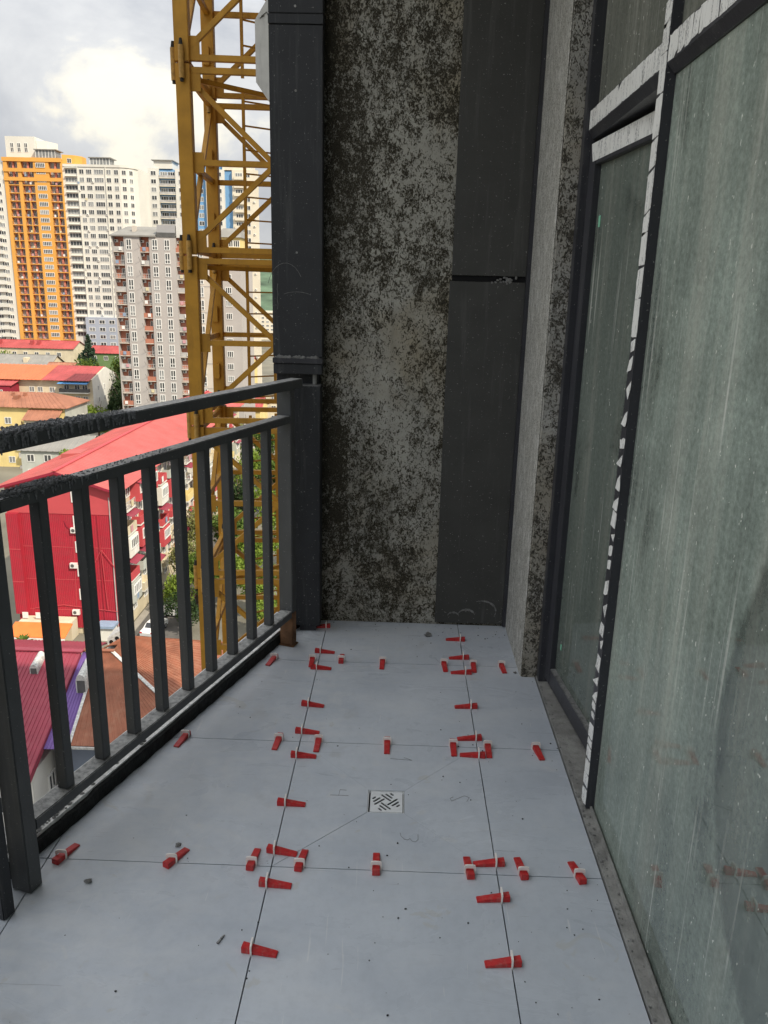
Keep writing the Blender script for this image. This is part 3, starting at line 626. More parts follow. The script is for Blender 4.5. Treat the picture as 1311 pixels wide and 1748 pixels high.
# ================================================================== end wall, clad column, pillar
ew = thing('end_wall', 'bare flaking concrete wall closing the end of the balcony', 'wall', (0.1, 3.37, 0))
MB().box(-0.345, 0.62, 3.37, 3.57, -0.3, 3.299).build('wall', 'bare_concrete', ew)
pn = thing('cladding_panel', 'tall dark grey sheet panels with a black gap on the end wall', 'panel', (0.35, 3.36, 0))
PZ = [(0.012, 1.527, 0.187), (1.551, 3.29, 0.194)]
for z0, z1, xl in PZ:
    MB().box(xl, 0.497, 3.358, 3.3695, z0, z1).build('sheet', 'panel_metal', pn, bevel=.001)
MB().box(0.195, 0.496, 3.3655, 3.3697, 1.5275, 1.5505).build('gap_strip', 'black_hole', pn)
sp_ = MB()
for k in range(26):
    a = random.uniform(0, 6.28); r = abs(random.gauss(0, .018)); sp_.lump((0.425+math.cos(a)*r*1.4, 3.3595, 1.537+math.sin(a)*r*.7), (.006, .003, .005))
tag(sp_.build('mortar_splash', 'mortar', pn), kind='stuff')
cn = MB(); cn.prism([(0.497, 3.345), (0.5145, 3.345), (0.5145, 3.3695), (0.497, 3.3695)], 0.006, 3.296)
cn.build('corner_angle', 'frame_metal', pn)
pi = thing('concrete_pillar', 'narrow rough concrete pillar between the end wall and the glazing', 'pillar', (0.55, 3.1, 0))
MB().prism([(0.516, 3.3695), (0.516, 2.880), (0.521, 2.872), (0.62, 2.872), (0.62, 3.3695)], -0.01, 3.299).build('shaft', 'pillar_concrete', pi)
MB().prism([(0.5125, 3.344), (0.5125, 2.884), (0.5150, 2.8755), (0.5165, 2.878), (0.5157, 2.884), (0.5155, 3.344)], -0.005, 3.297).build('plaster_coat', 'rough_plaster', pi)

cl = thing('clad_column', 'black sheet-metal clad column at the outer corner of the end wall', 'column', (-0.43, 3.4, 0))
MB().box(-0.526, -0.347, 3.332, 3.569, -0.5, 3.298).build('core', 'clad_metal', cl)
MB().box(-0.530, -0.328, 3.268, 3.3315, 1.212, 2.42).build('upper_sheet', 'clad_metal', cl, bevel=.002)
MB().box(-0.531, -0.327, 3.266, 3.3315, 2.423, 2.455).build('lap_joint', 'clad_metal', cl, bevel=.001)
MB().box(-0.530, -0.328, 3.268, 3.3315, 2.458, 3.297).build('upper_sheet', 'clad_metal', cl, bevel=.002)
MB().box(-0.532, -0.326, 3.262, 3.3315, 1.186, 1.2085).build('drip_band', 'frame_metal', cl, bevel=.002)
lw = MB(); lw.box(-0.530, -0.330, 3.270, 3.3315, 1.142, 1.184); lw.build('lower_flange', 'clad_metal', cl, bevel=.002)
MB().box(-0.440, -0.3335, 3.236, 3.3315, 0.030, 1.098).build('lower_casing', 'clad_metal', cl, bevel=.002)
MB().cyl((-0.362, 3.30, 1.099), (-0.362, 3.30, 1.141), 0.009, 10).build('anchor_bolt', 'sill_metal', cl)
MB().box(-0.425, -0.352, 3.250, 3.3315, 0.0005, 0.0295).build('base_shoe', 'frame_metal', cl)
dd = MB()
for k in range(60):
    x = random.uniform(-.52, -.34); dd.lump((x, 3.264, 1.2095+random.random()*.003), (.008, .0015, abs(random.gauss(0, .004))+.001))
tag(dd.build('dust_drift', 'mortar', cl), kind='stuff')
for z in (1.62, 2.48, 2.2): MB().cyl((-0.43, 3.268, z), (-0.43, 3.2655, z), 0.0045, 8).build('rivet', 'sill_metal', cl)

# ================================================================== glazing
gw = thing('glazed_wall', 'dirty green glazed wall in dark frames with torn white protective film', 'window', (0.6, 1.0, 0))
FX = 0.588; GXX = 0.612
MB().box(0.5745, 0.66, -3.0, 2.871, -0.05, 0.008).build('sill', 'sill_metal', gw)
MB().box(0.600, 0.606, -3.0, 2.028, 0.0085, 0.020).build('glazing_bead', 'sill_metal', gw)
MB().box(FX, 0.66, 2.030, 2.082, 0.0085, 3.297).build('mullion', 'frame_metal', gw, bevel=.002)
MB().box(0.577, 0.66, 2.822, 2.871, 0.0085, 3.297).build('jamb', 'frame_metal', gw, bevel=.002)
tl = MB(); tl.hexa([(0.604, 2.083, 1.976), (0.66, 2.083, 1.976), (0.66, 2.8215, 1.976), (0.604, 2.8215, 1.976)], [(FX+.001, 2.083, 2.0), (0.66, 2.083, 2.0), (0.66, 2.8215, 2.0), (FX+.001, 2.8215, 2.0)])
tl.box(FX+.001, 0.66, 2.083, 2.8215, 2.0, 2.062); tl.build('transom', 'frame_metal', gw)
t2 = MB(); t2.hexa([(0.606, -3, 1.982), (0.66, -3, 1.982), (0.66, 2.029, 1.982), (0.606, 2.029, 1.982)], [(FX+.001, -3, 2.002), (0.66, -3, 2.002), (0.66, 2.029, 2.002), (FX+.001, 2.029, 2.002)])
t2.box(FX+.001, 0.66, -3, 2.029, 2.002, 2.062); t2.build('transom', 'frame_metal', gw)
MB().box(GXX, GXX+.006, -3, 2.029, 0.0085, 1.981).build('pane', 'dirty_glass', gw)
MB().box(GXX, GXX+.006, -3, 2.029, 2.0625, 3.297).build('pane', 'dirty_glass_top', gw)
MB().box(GXX, GXX+.006, 2.083, 2.8215, 2.0625, 3.297).build('pane', 'dirty_glass_top', gw)
# door sash, hinged on the far jamb and standing a little inwards
sb = MB(); SW = 0.735
sb.box(0, .055, -.062, 0, .030, 1.962); sb.box(0, .055, -SW, -SW+.062, .030, 1.962); sb.box(0, .055, -SW+.0621, -.0621, 1.892, 1.962); sb.box(0, .055, -SW+.0621, -.0621, .030, .098)
sash = put('door_sash', sb.mesh('door_sash', 'frame_metal', bevel=.002), gw, (0.599, 2.820, 0), rotz=R(5.6))
MB().box(.020, .026, -SW+.058, -.058, .094, 1.896).build('pane', 'dirty_glass_door', sash, world=False)
fm = MB(); fm.extr([(-.0008, -.012, 1.960), (-.0008, -.730, 1.960), (-.0008, -.730, 1.906), (-.0008, -.034, 1.904)], (.0006, 0, 0)); fm.build('protective_film', 'protective_film', sash, world=False)
def ragged(poly, step=.012, amp=.0022):
    res = []
    for (a, b_), (c, d_) in zip(poly, poly[1:]+poly[:1]):
        L = math.hypot(c-a, d_-b_); k = max(1, int(L/step))
        for i in range(k):
            t = i/k; j = 0 if i == 0 else random.choice((random.uniform(-amp, amp*.3), random.uniform(-amp, amp*.3), -amp*1.6 if random.random() < .12 else 0))
            res.append((a+(c-a)*t+j*(d_-b_)/L, b_+(d_-b_)*t-j*(c-a)/L))
    return res
def film(poly, x=FX, name='protective_film'):
    poly = ragged(poly)
    if name == 'film_scrap':      # loose scraps peel away along their lower edge
        zl, zh = min(p[1] for p in poly), max(p[1] for p in poly); lift = random.choice((0, .001, .002, .004)); MB().extr([(x-.0008-lift*((zh-z_)/(zh-zl+1e-6))**2, y, z_) for y, z_ in poly], (.0006, 0, 0)).build(name, 'protective_film', gw); return
    MB().extr([(x-.0008, y, z) for y, z in poly], (.0006, 0, 0)).build(name, 'protective_film', gw)
film([(2.8205, 2.003), (2.8205, 2.060), (2.50, 2.061), (2.478, 2.061), (2.470, 2.040), (2.463, 2.050), (2.456, 2.006), (2.4, 2.003)], FX+.001)
film([(2.4565, 2.003), (2.4625, 2.0495), (2.440, 2.061), (2.235, 2.061), (2.228, 2.003)], FX+.001)
film([(2.226, 2.003), (2.233, 2.061), (2.0845, 2.061), (2.0845, 2.004)], FX+.001)
film([(2.0285, 2.006), (2.0285, 2.061), (1.965, 2.061), (1.962, 2.016), (1.975, 2.012), (1.985, 2.004)], FX+.001)
yy = 1.962      # strips of film split crosswise, with dark slits between them
while yy > 0.5:
    w_ = random.uniform(.03, .11); zb = 2.004+max(0, random.gauss(.004, .008)); zt_ = 2.061-max(0, random.gauss(0, .003)); sk = random.uniform(-.006, .006)
    film([(yy, zb), (yy+sk, zt_), (yy-w_+sk, zt_), (yy-w_, zb+random.uniform(0, .010)), (yy-w_*.5, zb-random.uniform(-.004, .002))], FX+.001)
    yy -= w_+random.choice((.0015, .003, .005))
z = 3.28; y0, y1 = 2.0345, 2.081
while z > 0.03:      # upright film: whole above, torn to scraps below, whole again at the foot
    if z > 1.42: h = random.uniform(.045, .11); gap = random.uniform(.002, .005); full = True
    elif z < 0.30: h = random.uniform(.018, .05); gap = random.uniform(.002, .008); full = True
    else: h = random.uniform(.018, .052); gap = random.uniform(.006, .034); full = False
    zb = max(.012, z-h); sk = random.uniform(-.004, .030)
    if full: poly = [(y0, z), (y1, z-sk*.5), (y1, zb-sk*.5+.001), (y0, zb+.001)]
    else:
        a, c = random.uniform(0, .012), random.uniform(0, .020)
        poly = random.choice([[(y0+a, z), (y1-c, z-sk), (y1-c*.3, zb), (y0, zb)], [(y0, z), (y1-c, (z+zb)/2), (y0+.004, zb)], [(y0+a, z), (y1-a, z-h*.3), (y1-c, zb), (y0+a, zb+h*.2)], [(y0+.006, z), (y1-.008, z), (y1-.004, zb), (y0+.002, zb)]])
    film(poly, FX, 'film_scrap' if not full else 'protective_film')
    z = zb-gap
MB().box(GXX+.001, GXX+.0015, 2.735, 2.748, 1.765, 1.790)
st = MB(); st.box(.0185, .0195, -.105, -.088, 1.70, 1.735); st.build('sticker', 'sticker_green', sash, world=False)
st = MB(); st.box(.0185, .0195, -.115, -.104, .20, .222); st.build('sticker', 'sticker_green', sash, world=False)

sg = MB()
for k in range(160):
    y = random.uniform(0.9, 2.86); r = random.choice((.0008, .0012, .002, .003)); sg.lump((0.575+abs(random.gauss(0, .012)), y, 0.0085+r*.3), (r*random.uniform(.8, 2), r*random.uniform(.8, 2.5), r*.7))
tag(sg.build('sill_grit', 'mortar', gw), kind='stuff')
for cx, cz, r0_, a0, a1, w_ in ((0.40, 0.075, .05, -.5, 2.0, .010), (0.33, 0.05, .03, .2, 2.9, .016), (0.27, 0.045, .02, 0, 3, .010), (0.45, 0.06, .045, -1.2, .9, .006)):
    b = MB(); k = 14
    for i in range(k):
        t0, t1 = a0+(a1-a0)*i/k, a0+(a1-a0)*(i+1)/k; ww = w_*random.uniform(.4, 1)*math.sin(math.pi*(i+.5)/k)+.001
        b.bar((cx+math.cos(t0)*r0_*1.3, 3.3572, cz+math.sin(t0)*r0_), (cx+math.cos(t1)*r0_*1.3, 3.3572, cz+math.sin(t1)*r0_), .0008, ww, up=(0, 0, 1))
    b.build('mortar_smear', 'mortar', pn)
def scratch(pts, y, par):
    b = MB()
    for p, q in zip(pts, pts[1:]): b.bar((p[0], y, p[1]), (q[0], y, q[1]), .0006, .0014)
    b.build('scratch', 'mortar', par)
scratch([(-.475+.075*math.cos(t/10*2.2+.6), 1.46+.12*math.sin(t/10*2.2+.6)) for t in range(11)], 3.2676, cl)
scratch([(-.43+.09*math.cos(t/10*1.3+.9), 1.42+.05*math.sin(t/10*1.3+.9)) for t in range(11)], 3.2676, cl)
scratch([(-.51, 1.50-.02*t) if t % 2 else (-.507, 1.50-.02*t) for t in range(6)], 3.2676, cl)
# room behind the glass
def stru(name, mb, mat): return tag(mb.build(name, mat), kind='structure')
stru('room_floor', MB().box(0.661, 5.0, -4, 3.36, -0.26, -0.02), 'room_floor')
stru('room_ceiling', MB().box(0.661, 5.0, -4, 3.36, 2.90, 3.4), 'room_wall')
stru('room_wall', MB().box(5.0, 5.2, -4, 3.569, -0.26, 3.4), 'room_wall')
stru('room_wall', MB().box(0.63, 4.999, 3.361, 3.569, -0.25, 3.299), 'room_wall')
stru('room_wall', MB().box(-1.2, 5.2, -4.3, -4.01, -0.26, 3.4), 'room_wall')

# the block that carries the balcony
hb = thing('home_block', 'dark apartment block that carries this balcony and shades it', 'building', (8, 5, -40))
MB().box(-0.20, 0.66, -4, 3.569, 3.30, 3.40).build('balcony_soffit', 'facade_dark', hb)  # unseen slab and storeys above; edge set to let sky light onto the floor
MB().box(-0.20, 15, -14, 26, 3.401, 14).build('upper_storeys', 'facade_dark', hb)
MB().box(5.201, 15, -14, 26, -40, 3.40).build('core_wall', 'facade_dark', hb)
MB().box(0.70, 5.2, 3.571, 26, -40, 3.40).build('side_wall', 'facade_dark', hb)
MB().box(-0.60, 5.2, -14, -4.301, -40, 3.40).build('side_wall', 'facade_dark', hb)
MB().box(0.30, 5.2, -4.3, 3.57, -40, -0.2605).build('lower_storeys', 'facade_dark', hb)
# ================================================================== ground, street, hills
GZ = -40.0
g = MB(); g.quad((-3000, -600, GZ), (3000, -600, GZ), (3000, 5000, GZ), (-3000, 5000, GZ)); tag(g.build('ground', 'earth', origin=(0, 0, GZ)), kind='structure')
st_ = MB(); st_.quad((-32.0, 66, GZ+.02), (-25.5, 66, GZ+.02), (-25.5, 175, GZ+.02), (-32.0, 175, GZ+.02)); tag(st_.build('street', 'asphalt'), kind='structure')
pv_ = MB().box(-32.9, -32.0, 88, 172, GZ, GZ+.14); tag(pv_.build('pavement', 'pavement'), kind='structure')
def hill(name, mat, x0, x1, y0, y1, zt, seed, nx=60, ny=24):
    rng = random.Random(seed); ph = [(rng.uniform(0, 6.28), rng.uniform(.5, 1.6)) for _ in range(8)]; b = MB()
    for j in range(ny+1):
        for i in range(nx+1):
            u, v = i/nx, j/ny; x, y = x0+(x1-x0)*u, y0+(y1-y0)*v
            rz = 1+sum(math.sin(ph[k][1]*(2+k)*2.6*u+ph[k][0]+v*1.3*k)*.22/(1+k*.6) for k in range(8))
            z = GZ-2+(zt-GZ)*max(0, rz)*math.sin(min(1, v*1.15)*math.pi/2)**1.3 + rng.uniform(-1, 1)*zt*.012
            b.v.append((x, y, z))
    b.f = [(j*(nx+1)+i, j*(nx+1)+i+1, (j+1)*(nx+1)+i+1, (j+1)*(nx+1)+i) for j in range(ny) for i in range(nx)]; b.mi = [0]*len(b.f); b.smooth = True
    tag(b.build(name, mat), kind='structure')
hill('wooded_hill', 'hill_forest', -800, 500, 900, 1700, 62, 3); hill('far_hill', 'hill_hazed', -1800, 1500, 1900, 3400, 112, 5)

# ================================================================== windows, balconies: shared meshes
def win_me(w, h, nc=2, tr=0.0, pane='win_pane', fr=0.09, frame='win_white'):
    b = MB(); b.m = 1; b.box(-w/2+.01, w/2-.01, -.03, .12, .01, h-.01); b.m = 0; d = -.10
    b.box(-w/2, -w/2+fr, d, .12, 0, h); b.box(w/2-fr, w/2, d, .12, 0, h); b.box(-w/2+fr, w/2-fr, d, .12, 0, fr); b.box(-w/2+fr, w/2-fr, d, .12, h-fr, h)
    for k in range(1, nc): x = -w/2+w*k/nc; b.box(x-fr*.5, x+fr*.5, d+.01, .1, fr, h-fr)
    if tr: b.box(-w/2+fr, w/2-fr, d+.02, .1, h*tr-fr*.5, h*tr+fr*.5)
    return b.mesh('window', [frame, pane])
def wins(w, h, nc=2, tr=0.0, fr=0.09): return [win_me(w, h, nc, tr, p, fr) for p in ('win_pane', 'win_pane', 'win_pane_pale')]
def bal_me(w, d, slab, rail, kind='bars', h=1.0, st=.22):
    b = MB(); b.m = 0; b.box(-w/2, w/2, -d, 0, -st, 0); b.m = 1
    if kind == 'solid': b.box(-w/2, w/2, -d, -d+.08, 0.001, h); b.box(-w/2, -w/2+.08, -d+.081, 0, 0.001, h); b.box(w/2-.08, w/2, -d+.081, 0, 0.001, h)
    else:
        b.box(-w/2, w/2, -d, -d+.07, h-.09, h); n = max(3, int(w/.45))
        for k in range(n+1): x = -w/2+.03+(w-.06)*k/n; b.box(x-.03, x+.03, -d+.01, -d+.06, 0.001, h-.09)
        b.box(-w/2, w/2, -d+.01, -d+.05, .28, .36)
    return b.mesh('balcony', [slab, rail])
def cloth_me(mat, w=.7, h=.75): return MB().box(-w/2, w/2, -.02, .02, 0, h).mesh('laundry', mat)
CLOTH = [cloth_me(m) for m in ('cloth_white', 'cloth_pink', 'cloth_blue', 'cloth_white', 'cloth_yellow')]
ac_b = MB(); ac_b.box(-.42, .42, -.34, 0, 0, .62); ac_b.m = 1; ac_b.cyl((-.12, -.342, .31), (-.12, -.352, .31), .22, 10); AC = ac_b.mesh('air_conditioner', ['ac_white', 'rail_dark'])

# ================================================================== orange and white high-rise
Y1 = 310.0; T = thing('orange_tower', 'tall orange and white apartment tower with stacked balconies behind red roofs', 'building', (-130, Y1, GZ))
FH = 2.8; XO = -149.3
def off(a): return XO+a
MB().box(XO, off(21.7), Y1+1.4, Y1+19, GZ, 43.6).build('core', 'tower_red', T)
for a, b_ in ((1.4, 5.3), (6.6, 11.2), (16.9, 21.25)): MB().box(off((a+b_)/2)-.32, off((a+b_)/2)+.32, Y1+.7, Y1+1.399, GZ, 43.5).build('salmon_pilaster', 'tower_coral', T)
for a, b_ in ((0, 1.4), (5.3, 6.6), (11.2, 16.9), (21.25, 21.7)): MB().box(off(a), off(b_), Y1, Y1+1.399, GZ, 44.2).build('orange_pier', 'tower_orange', T)
MB().box(XO-.3, off(21.9), Y1-.25, Y1-.001, 43.4, 44.8).build('parapet', 'tower_orange', T)
MB().box(XO-.2, off(21.8), Y1, Y1+19, 44.201, 44.7).build('roof_slab', 'tower_orange', T)
for z in (40.0, 36.9): MB().box(XO-.1, off(21.75), Y1-.3, Y1-.001, z-.15, z+1.1).build('spandrel', 'tower_orange', T)
bays = [(1.4, 5.3), (6.6, 11.2), (16.9, 21.25)]
bm_ = [bal_me(b_-a, 1.3, 'tower_orange', 'rail_dark', 'bars', 1.0, .28) for a, b_ in bays]; W4 = wins(3.4, 1.6, 5, fr=.16); Wb = wins(1.75, 2.2, 3, fr=.13)
rnd = random.Random(11)
nfl = 24
for a, b_ in bays:
    for s in (-1, 1): put('window', rnd.choice(Wb), T, (off((a+b_)/2+s*(b_-a)*.24), Y1+1.4, 41.15))
put('window', W4[0], T, (off(14.0), Y1-.3, 41.4))
for k in range(nfl):
    z = 41.0-FH*(k+1)+.05
    put('window', rnd.choice(W4), T, (off(14.0), Y1, z+.95))
    for (a, b_), bme in zip(bays, bm_):
        c = (a+b_)/2
        if k not in (0,): put('balcony', bme, T, (off(c), Y1+1.36, z))
        for s in (-1, 1): put('window', rnd.choice(Wb), T, (off(c+s*(b_-a)*.24), Y1+1.4, z+.1))
        if rnd.random() < .3: put('laundry', rnd.choice(CLOTH), T, (off(c+rnd.uniform(-1.2, 1.2)), Y1+.02, z+.15))
for a, k0, k1 in ((9.0, 3, 7), (19.1, 5, 8), (9.0, 14, 18), (3.4, 8, 9)): MB().box(off(a)-.15, off(a)+.15, Y1+.01, Y1+1.38, 41-FH*(k1+1), 41-FH*k0).build('fin_wall', 'tower_orange', T)
# white right wing with rounded corner
xw = off(21.7)
MB().prism([(xw+.001, Y1+.6), (-106.2, Y1+.6), (-103.6, Y1+1.5), (-102.0, Y1+3.4), (-101.3, Y1+6), (-101.3, Y1+20), (xw+.001, Y1+20)], GZ, 42.6).build('white_wing', 'tower_white', T)
MB().prism([(xw+.3, Y1+.35), (-106.1, Y1+.35), (-103.4, Y1+1.25), (-101.7, Y1+3.3), (-101.0, Y1+6), (-101.3, Y1+6), (-106, Y1+2)], 42.1, 42.95).build('cornice', 'tower_white', T)
Wr = {3.15: (4.1, 1.45, 4), 7.1: (1.6, 1.5, 2), 9.85: (1.9, 1.5, 3), 13.5: (3.2, 1.5, 4), 17.2: (1.6, 1.5, 2), 20.0: (1.5, 1.5, 2)}
Wm = {x: wins(v[0]*1.1, v[1]*1.12, v[2], fr=.10) for x, v in Wr.items()}; Ws = wins(1.5, 1.65, 2, fr=.10)
hood = MB().box(-2.3, 2.3, -.9, 0, 0, .14).mesh('hood', 'tower_white')
fin = MB().box(-.15, .15, -.8, 0, 0, 60).mesh('fin', 'tower_white')
for k in range(22):
    z = 39.6-FH*k
    for x, ms in Wm.items():
        if z < -12 and x > 6 : continue
        put('window', rnd.choice(ms), T, (xw+x, Y1+.6, z))
    put('hood', hood, T, (xw+3.15, Y1+.6, z+1.9))
    for x in (5.9, 8.4, 11.2, 15.7, 18.7):
        if rnd.random() < .22: put('air_conditioner', AC, T, (xw+x, Y1+.6, z-.3+rnd.uniform(-.3, .3)))
        elif rnd.random() < .07: put('laundry', rnd.choice(CLOTH), T, (xw+x, Y1+.1, z-.6))
    put('window', rnd.choice(Ws), T, (-104.9, Y1+1.05, z), rotz=R(19)); put('window', rnd.choice(Ws), T, (-102.75, Y1+2.5, z), rotz=R(50))
MB().box(xw+5.55, xw+5.75, Y1+.15, Y1+.599, -40, 42).build('fin', 'tower_white', T); MB().box(xw+16.0, xw+16.2, Y1+.15, Y1+.599, -40, 42).build('fin', 'tower_white', T)
MB().box(xw+5.2, -104.6, Y1-1.6, Y1+.598, GZ, -11.8).build('annex', 'tower_shaded', T)
Wa = wins(2.3, 1.5, 2, fr=.15)
for k in range(4):
    for x in (7.6, 11.6, 15.4, 19.6): put('window', rnd.choice(Wa), T, (xw+x, Y1-1.6, -14.2-FH*k))
# white left wing
MB().box(-170, XO-.001, Y1+.5, Y1+19, GZ, 43.2).build('white_wing', 'tower_white', T)
Wl = wins(2.6, 1.5, 3, fr=.15)
for k in range(25):
    for x in (-152.2, -156.4, -160.6): put('window', rnd.choice(Wl), T, (x, Y1+.5, 40-FH*k))
    put('balcony', bal_me(6.0, .9, 'tower_white', 'rail_pale', 'solid', .95, .3) if k == 0 else bpy.data.meshes['balcony_wing'], T, (-154.2, Y1+.5, 39.1-FH*k)) if k else None
    if k == 0: mm = bal_me(3.6, .9, 'tower_white', 'tower_white', 'solid', .9, .3); mm.name = 'balcony_wing'
# roof-top rooms
MB().box(-148.6, -137.6, Y1+2, Y1+12, 44.71, 52.2).build('penthouse', 'tower_white', T)
Wp = wins(1.3, 3.2, 2, .5, fr=.15)
for x in (-146.2, -143.6, -141.0): put('window', rnd.choice(Wp), T, (x, Y1+2, 46.8))
MB().prism([(-137.5, Y1+3), (-134, Y1+4), (-132, Y1+9), (-137.5, Y1+12)], 44.71, 51.0).build('penthouse', 'tower_white', T)
for x0, x1, z0, z1, yy in ((-137.0, -129.8, 44.71, 47.8, .6), (-117.4, -110.2, 42.96, 45.6, 1.6)):
    MB().box(x0, x1, Y1+yy, Y1+yy+5, z0, z1-.3).build('sunroom', 'win_pane_pale', T); MB().box(x0-.5, x1+.7, Y1+yy-.5, Y1+yy+6, z1-.299, z1).build('sunroom_roof', 'slate_roof', T)
    for k in range(7): x = x0+(x1-x0)*k/6; MB().box(x-.09, x+.09, Y1+yy-.08, Y1+yy-.001, z0, z1-.3).build('sunroom_post', 'win_white', T)
MB().prism([(xw+.002, Y1+1), (xw+4.2, Y1+2.4), (xw+6.0, Y1+5), (xw+6, Y1+9), (xw+.002, Y1+9)], 42.7, 46.2).build('corner_room', 'tower_orange', T)
put('window', Ws[0], T, (xw+2.4, Y1+1.75, 43.4), rotz=R(18))

# ================================================================== greige tower with red balconies
Y2 = 185.0; T = thing('greige_tower', 'greige apartment tower with red balcony bays and shallow slate roof', 'building', (-57, Y2, GZ)); FH = 2.9; ZT = 11.4
MB().box(-65.95, -48.9, Y2+1.5, Y2+15, GZ, ZT).build('core', 'tower_salmon', T)
for a, b_, m in ((-66.15, -65.951, 'tower_greige'), (-63.4, -59.83, 'tower_greige'), (-57.68, -51.75, 'tower_greige')): MB().box(a, b_, Y2, Y2+1.499, GZ, ZT).build('pier', m, T)
Wt = wins(1.25, 2.3, 2, .36, fr=.15); Wd = wins(1.0, 2.1, 2, fr=.12)
bb = {w: [bal_me(w, 1.25, 'tower_beige', m, kd, 1.0, .2) for m, kd in (('rail_pale', 'bars'), ('tower_salmon', 'solid'), ('rail_pale', 'bars'), ('rail_pale', 'solid'))] for w in (2.5, 2.1, 2.8)}
brk = MB().bar((-.0, -.02, 0), (.0, -1.1, .9), .05).mesh('drying_bracket', 'rail_dark')
for k in range(15):
    z = ZT-.25-FH*(k+1)
    for x in (-62.26, -56.37, -53.62): put('window', rnd.choice(Wt), T, (x, Y2, z+.35))
    for x, w in ((-64.67, 2.5), (-58.75, 2.1), (-50.33, 2.8)):
        put('balcony', rnd.choice(bb[w]), T, (x, Y2+1.46, z)); put('window', rnd.choice(Wd), T, (x+.5, Y2+1.5, z+.05))
        if rnd.random() < .5: put('laundry', rnd.choice(CLOTH), T, (x+rnd.uniform(-.6, .6), Y2+.05, z+.2))
        if rnd.random() < .6: put('air_conditioner', AC, T, (x-.85, Y2+1.499, z+1.9))
    if rnd.random() < .8: put('drying_bracket', brk, T, (-59.9, Y2, z+.8))
MB().box(-66.5, -56.0, Y2-.4, Y2+15, ZT+.001, ZT+.3).build('eave', 'slate_roof', T)
rf = MB(); rf.add([(-66.4, Y2-.3, ZT+.301), (-56.2, Y2-.3, ZT+.301), (-56.2, Y2+7, ZT+2.6), (-64.6, Y2+7, ZT+2.6), (-66.4, Y2+14.8, ZT+.301), (-56.2, Y2+14.8, ZT+.301)], [(0, 1, 2, 3), (3, 2, 5, 4), (0, 3, 4), (1, 5, 2)]); roof = rf.build('roof', 'slate_roof', T)
MB().box(-62.2, -61.5, Y2+2.5, Y2+4, ZT+.9, ZT+2.5).build('chimney', 'tower_beige', roof)
MB().box(-55.8, -51.8, Y2+.2, Y2+8, ZT+.3, ZT+2.6).build('roof_terrace', 'tower_grey', T); MB().box(-55.9, -51.7, Y2-.1, Y2+.199, ZT+.001, ZT+1.0).build('terrace_rail', 'rail_dark', T)
MB().box(-51.6, -48.9, Y2+.6, Y2+9, ZT+.001, ZT+4.2).build('stair_head', 'white_box', T)
# beige neighbour
T = thing('beige_tower', 'beige apartment tower with white windows behind the crane mast', 'building', (-43, Y2, GZ))
MB().box(-48.75, -43.2, Y2+.6, Y2+16, GZ, 12.0).build('wall', 'tower_beige', T); MB().box(-43.19, -37.6, Y2+2.4, Y2+17, GZ, 8.7).build('wall', 'tower_greige', T)
Wf = wins(1.5, 1.45, 3, fr=.13)
for k in range(13):
    z = 7.5-2.9*k
    put('window', rnd.choice(Wt), T, (-46.4, Y2+.6, z-.2)); put('window', rnd.choice(Wf), T, (-40.5, Y2+2.4, z-2.2))
    MB().box(-48.7, -43.25, Y2+.52, Y2+.599, z-.75, z-.62).build('string_course', 'tower_greige', T) if k % 2 == 0 else None
MB().box(-43.0, -37.4, Y2+2.2, Y2+12, 8.701, 9.2).build('terrace_slab', 'wall_yellow', T); MB().box(-42.6, -37.8, Y2+3.4, Y2+11, 9.201, 11.9).build('penthouse', 'wall_yellow', T)
for x in (-41.6, -40.1, -38.6): put('window', Wf[0], T, (x, Y2+3.4, 9.8))
rf = MB(); rf.hexa([(-43.2, Y2+2.8, 11.901), (-37.4, Y2+2.8, 11.901), (-37.4, Y2+12, 11.901), (-43.2, Y2+12, 11.901)], [(-42.2, Y2+6, 14.0), (-38.4, Y2+6, 14.0), (-38.4, Y2+9, 14.0), (-42.2, Y2+9, 14.0)]); rf.build('roof', 'slate_roof', T)
# blue and cream tower farther back
Y3 = 345.0; T = thing('blue_tower', 'cream and blue striped apartment tower standing behind the crane mast', 'building', (-82.8, Y3, GZ)); FH = 3.15
MB().prism([(-106.2, Y3+1.5), (-61.2, Y3+1.5), (-66.5, Y3+14), (-106.2, Y3+20)], GZ, 46.4).build('core', 'tower_blue', T)
for a, b_, m in ((-106.3, -102.1, 'tower_white'), (-95.2, -90.4, 'tower_white'), (-90.4, -87.7, 'tower_cream'), (-82.7, -79.2, 'tower_cream'), (-79.2, -75.1, 'tower_white'), (-71.8, -61.2, 'tower_cream')): MB().box(a, b_, Y3, Y3+1.499, GZ, 46.7).build('pier', m, T)
Wk = wins(2.2, 1.8, 2, fr=.14); Wh = wins(3.0, 1.9, 3, fr=.18)
bq = bal_me(6.6, 1.4, 'tower_cream', 'rail_pale', 'solid', .9, .25); bq2 = bal_me(4.9, 1.0, 'tower_cream', 'tower_cream', 'solid', .9, .25)
for k in range(25):
    z = 43.9-FH*k
    for x in (-104.2, -92.8, -77.2): put('window', rnd.choice(Wk), T, (x, Y3, z))
    put('balcony', bq, T, (-98.7, Y3+1.45, z-.7))
    for x in (-100.3, -97.1): put('window', rnd.choice(Wh), T, (x, Y3+1.5, z-.2))
    put('window', rnd.choice(Wk), T, (-85.2, Y3+1.5, z)); put('window', rnd.choice(Wk), T, (-65.5, Y3, z)); put('balcony', bq2, T, (-68.5, Y3, z-.7)) ; put('window', rnd.choice(Wh), T, (-69.0, Y3, z-.2))
    if rnd.random() < .6: put('air_conditioner', AC, T, (-62.8, Y3, z-.3))
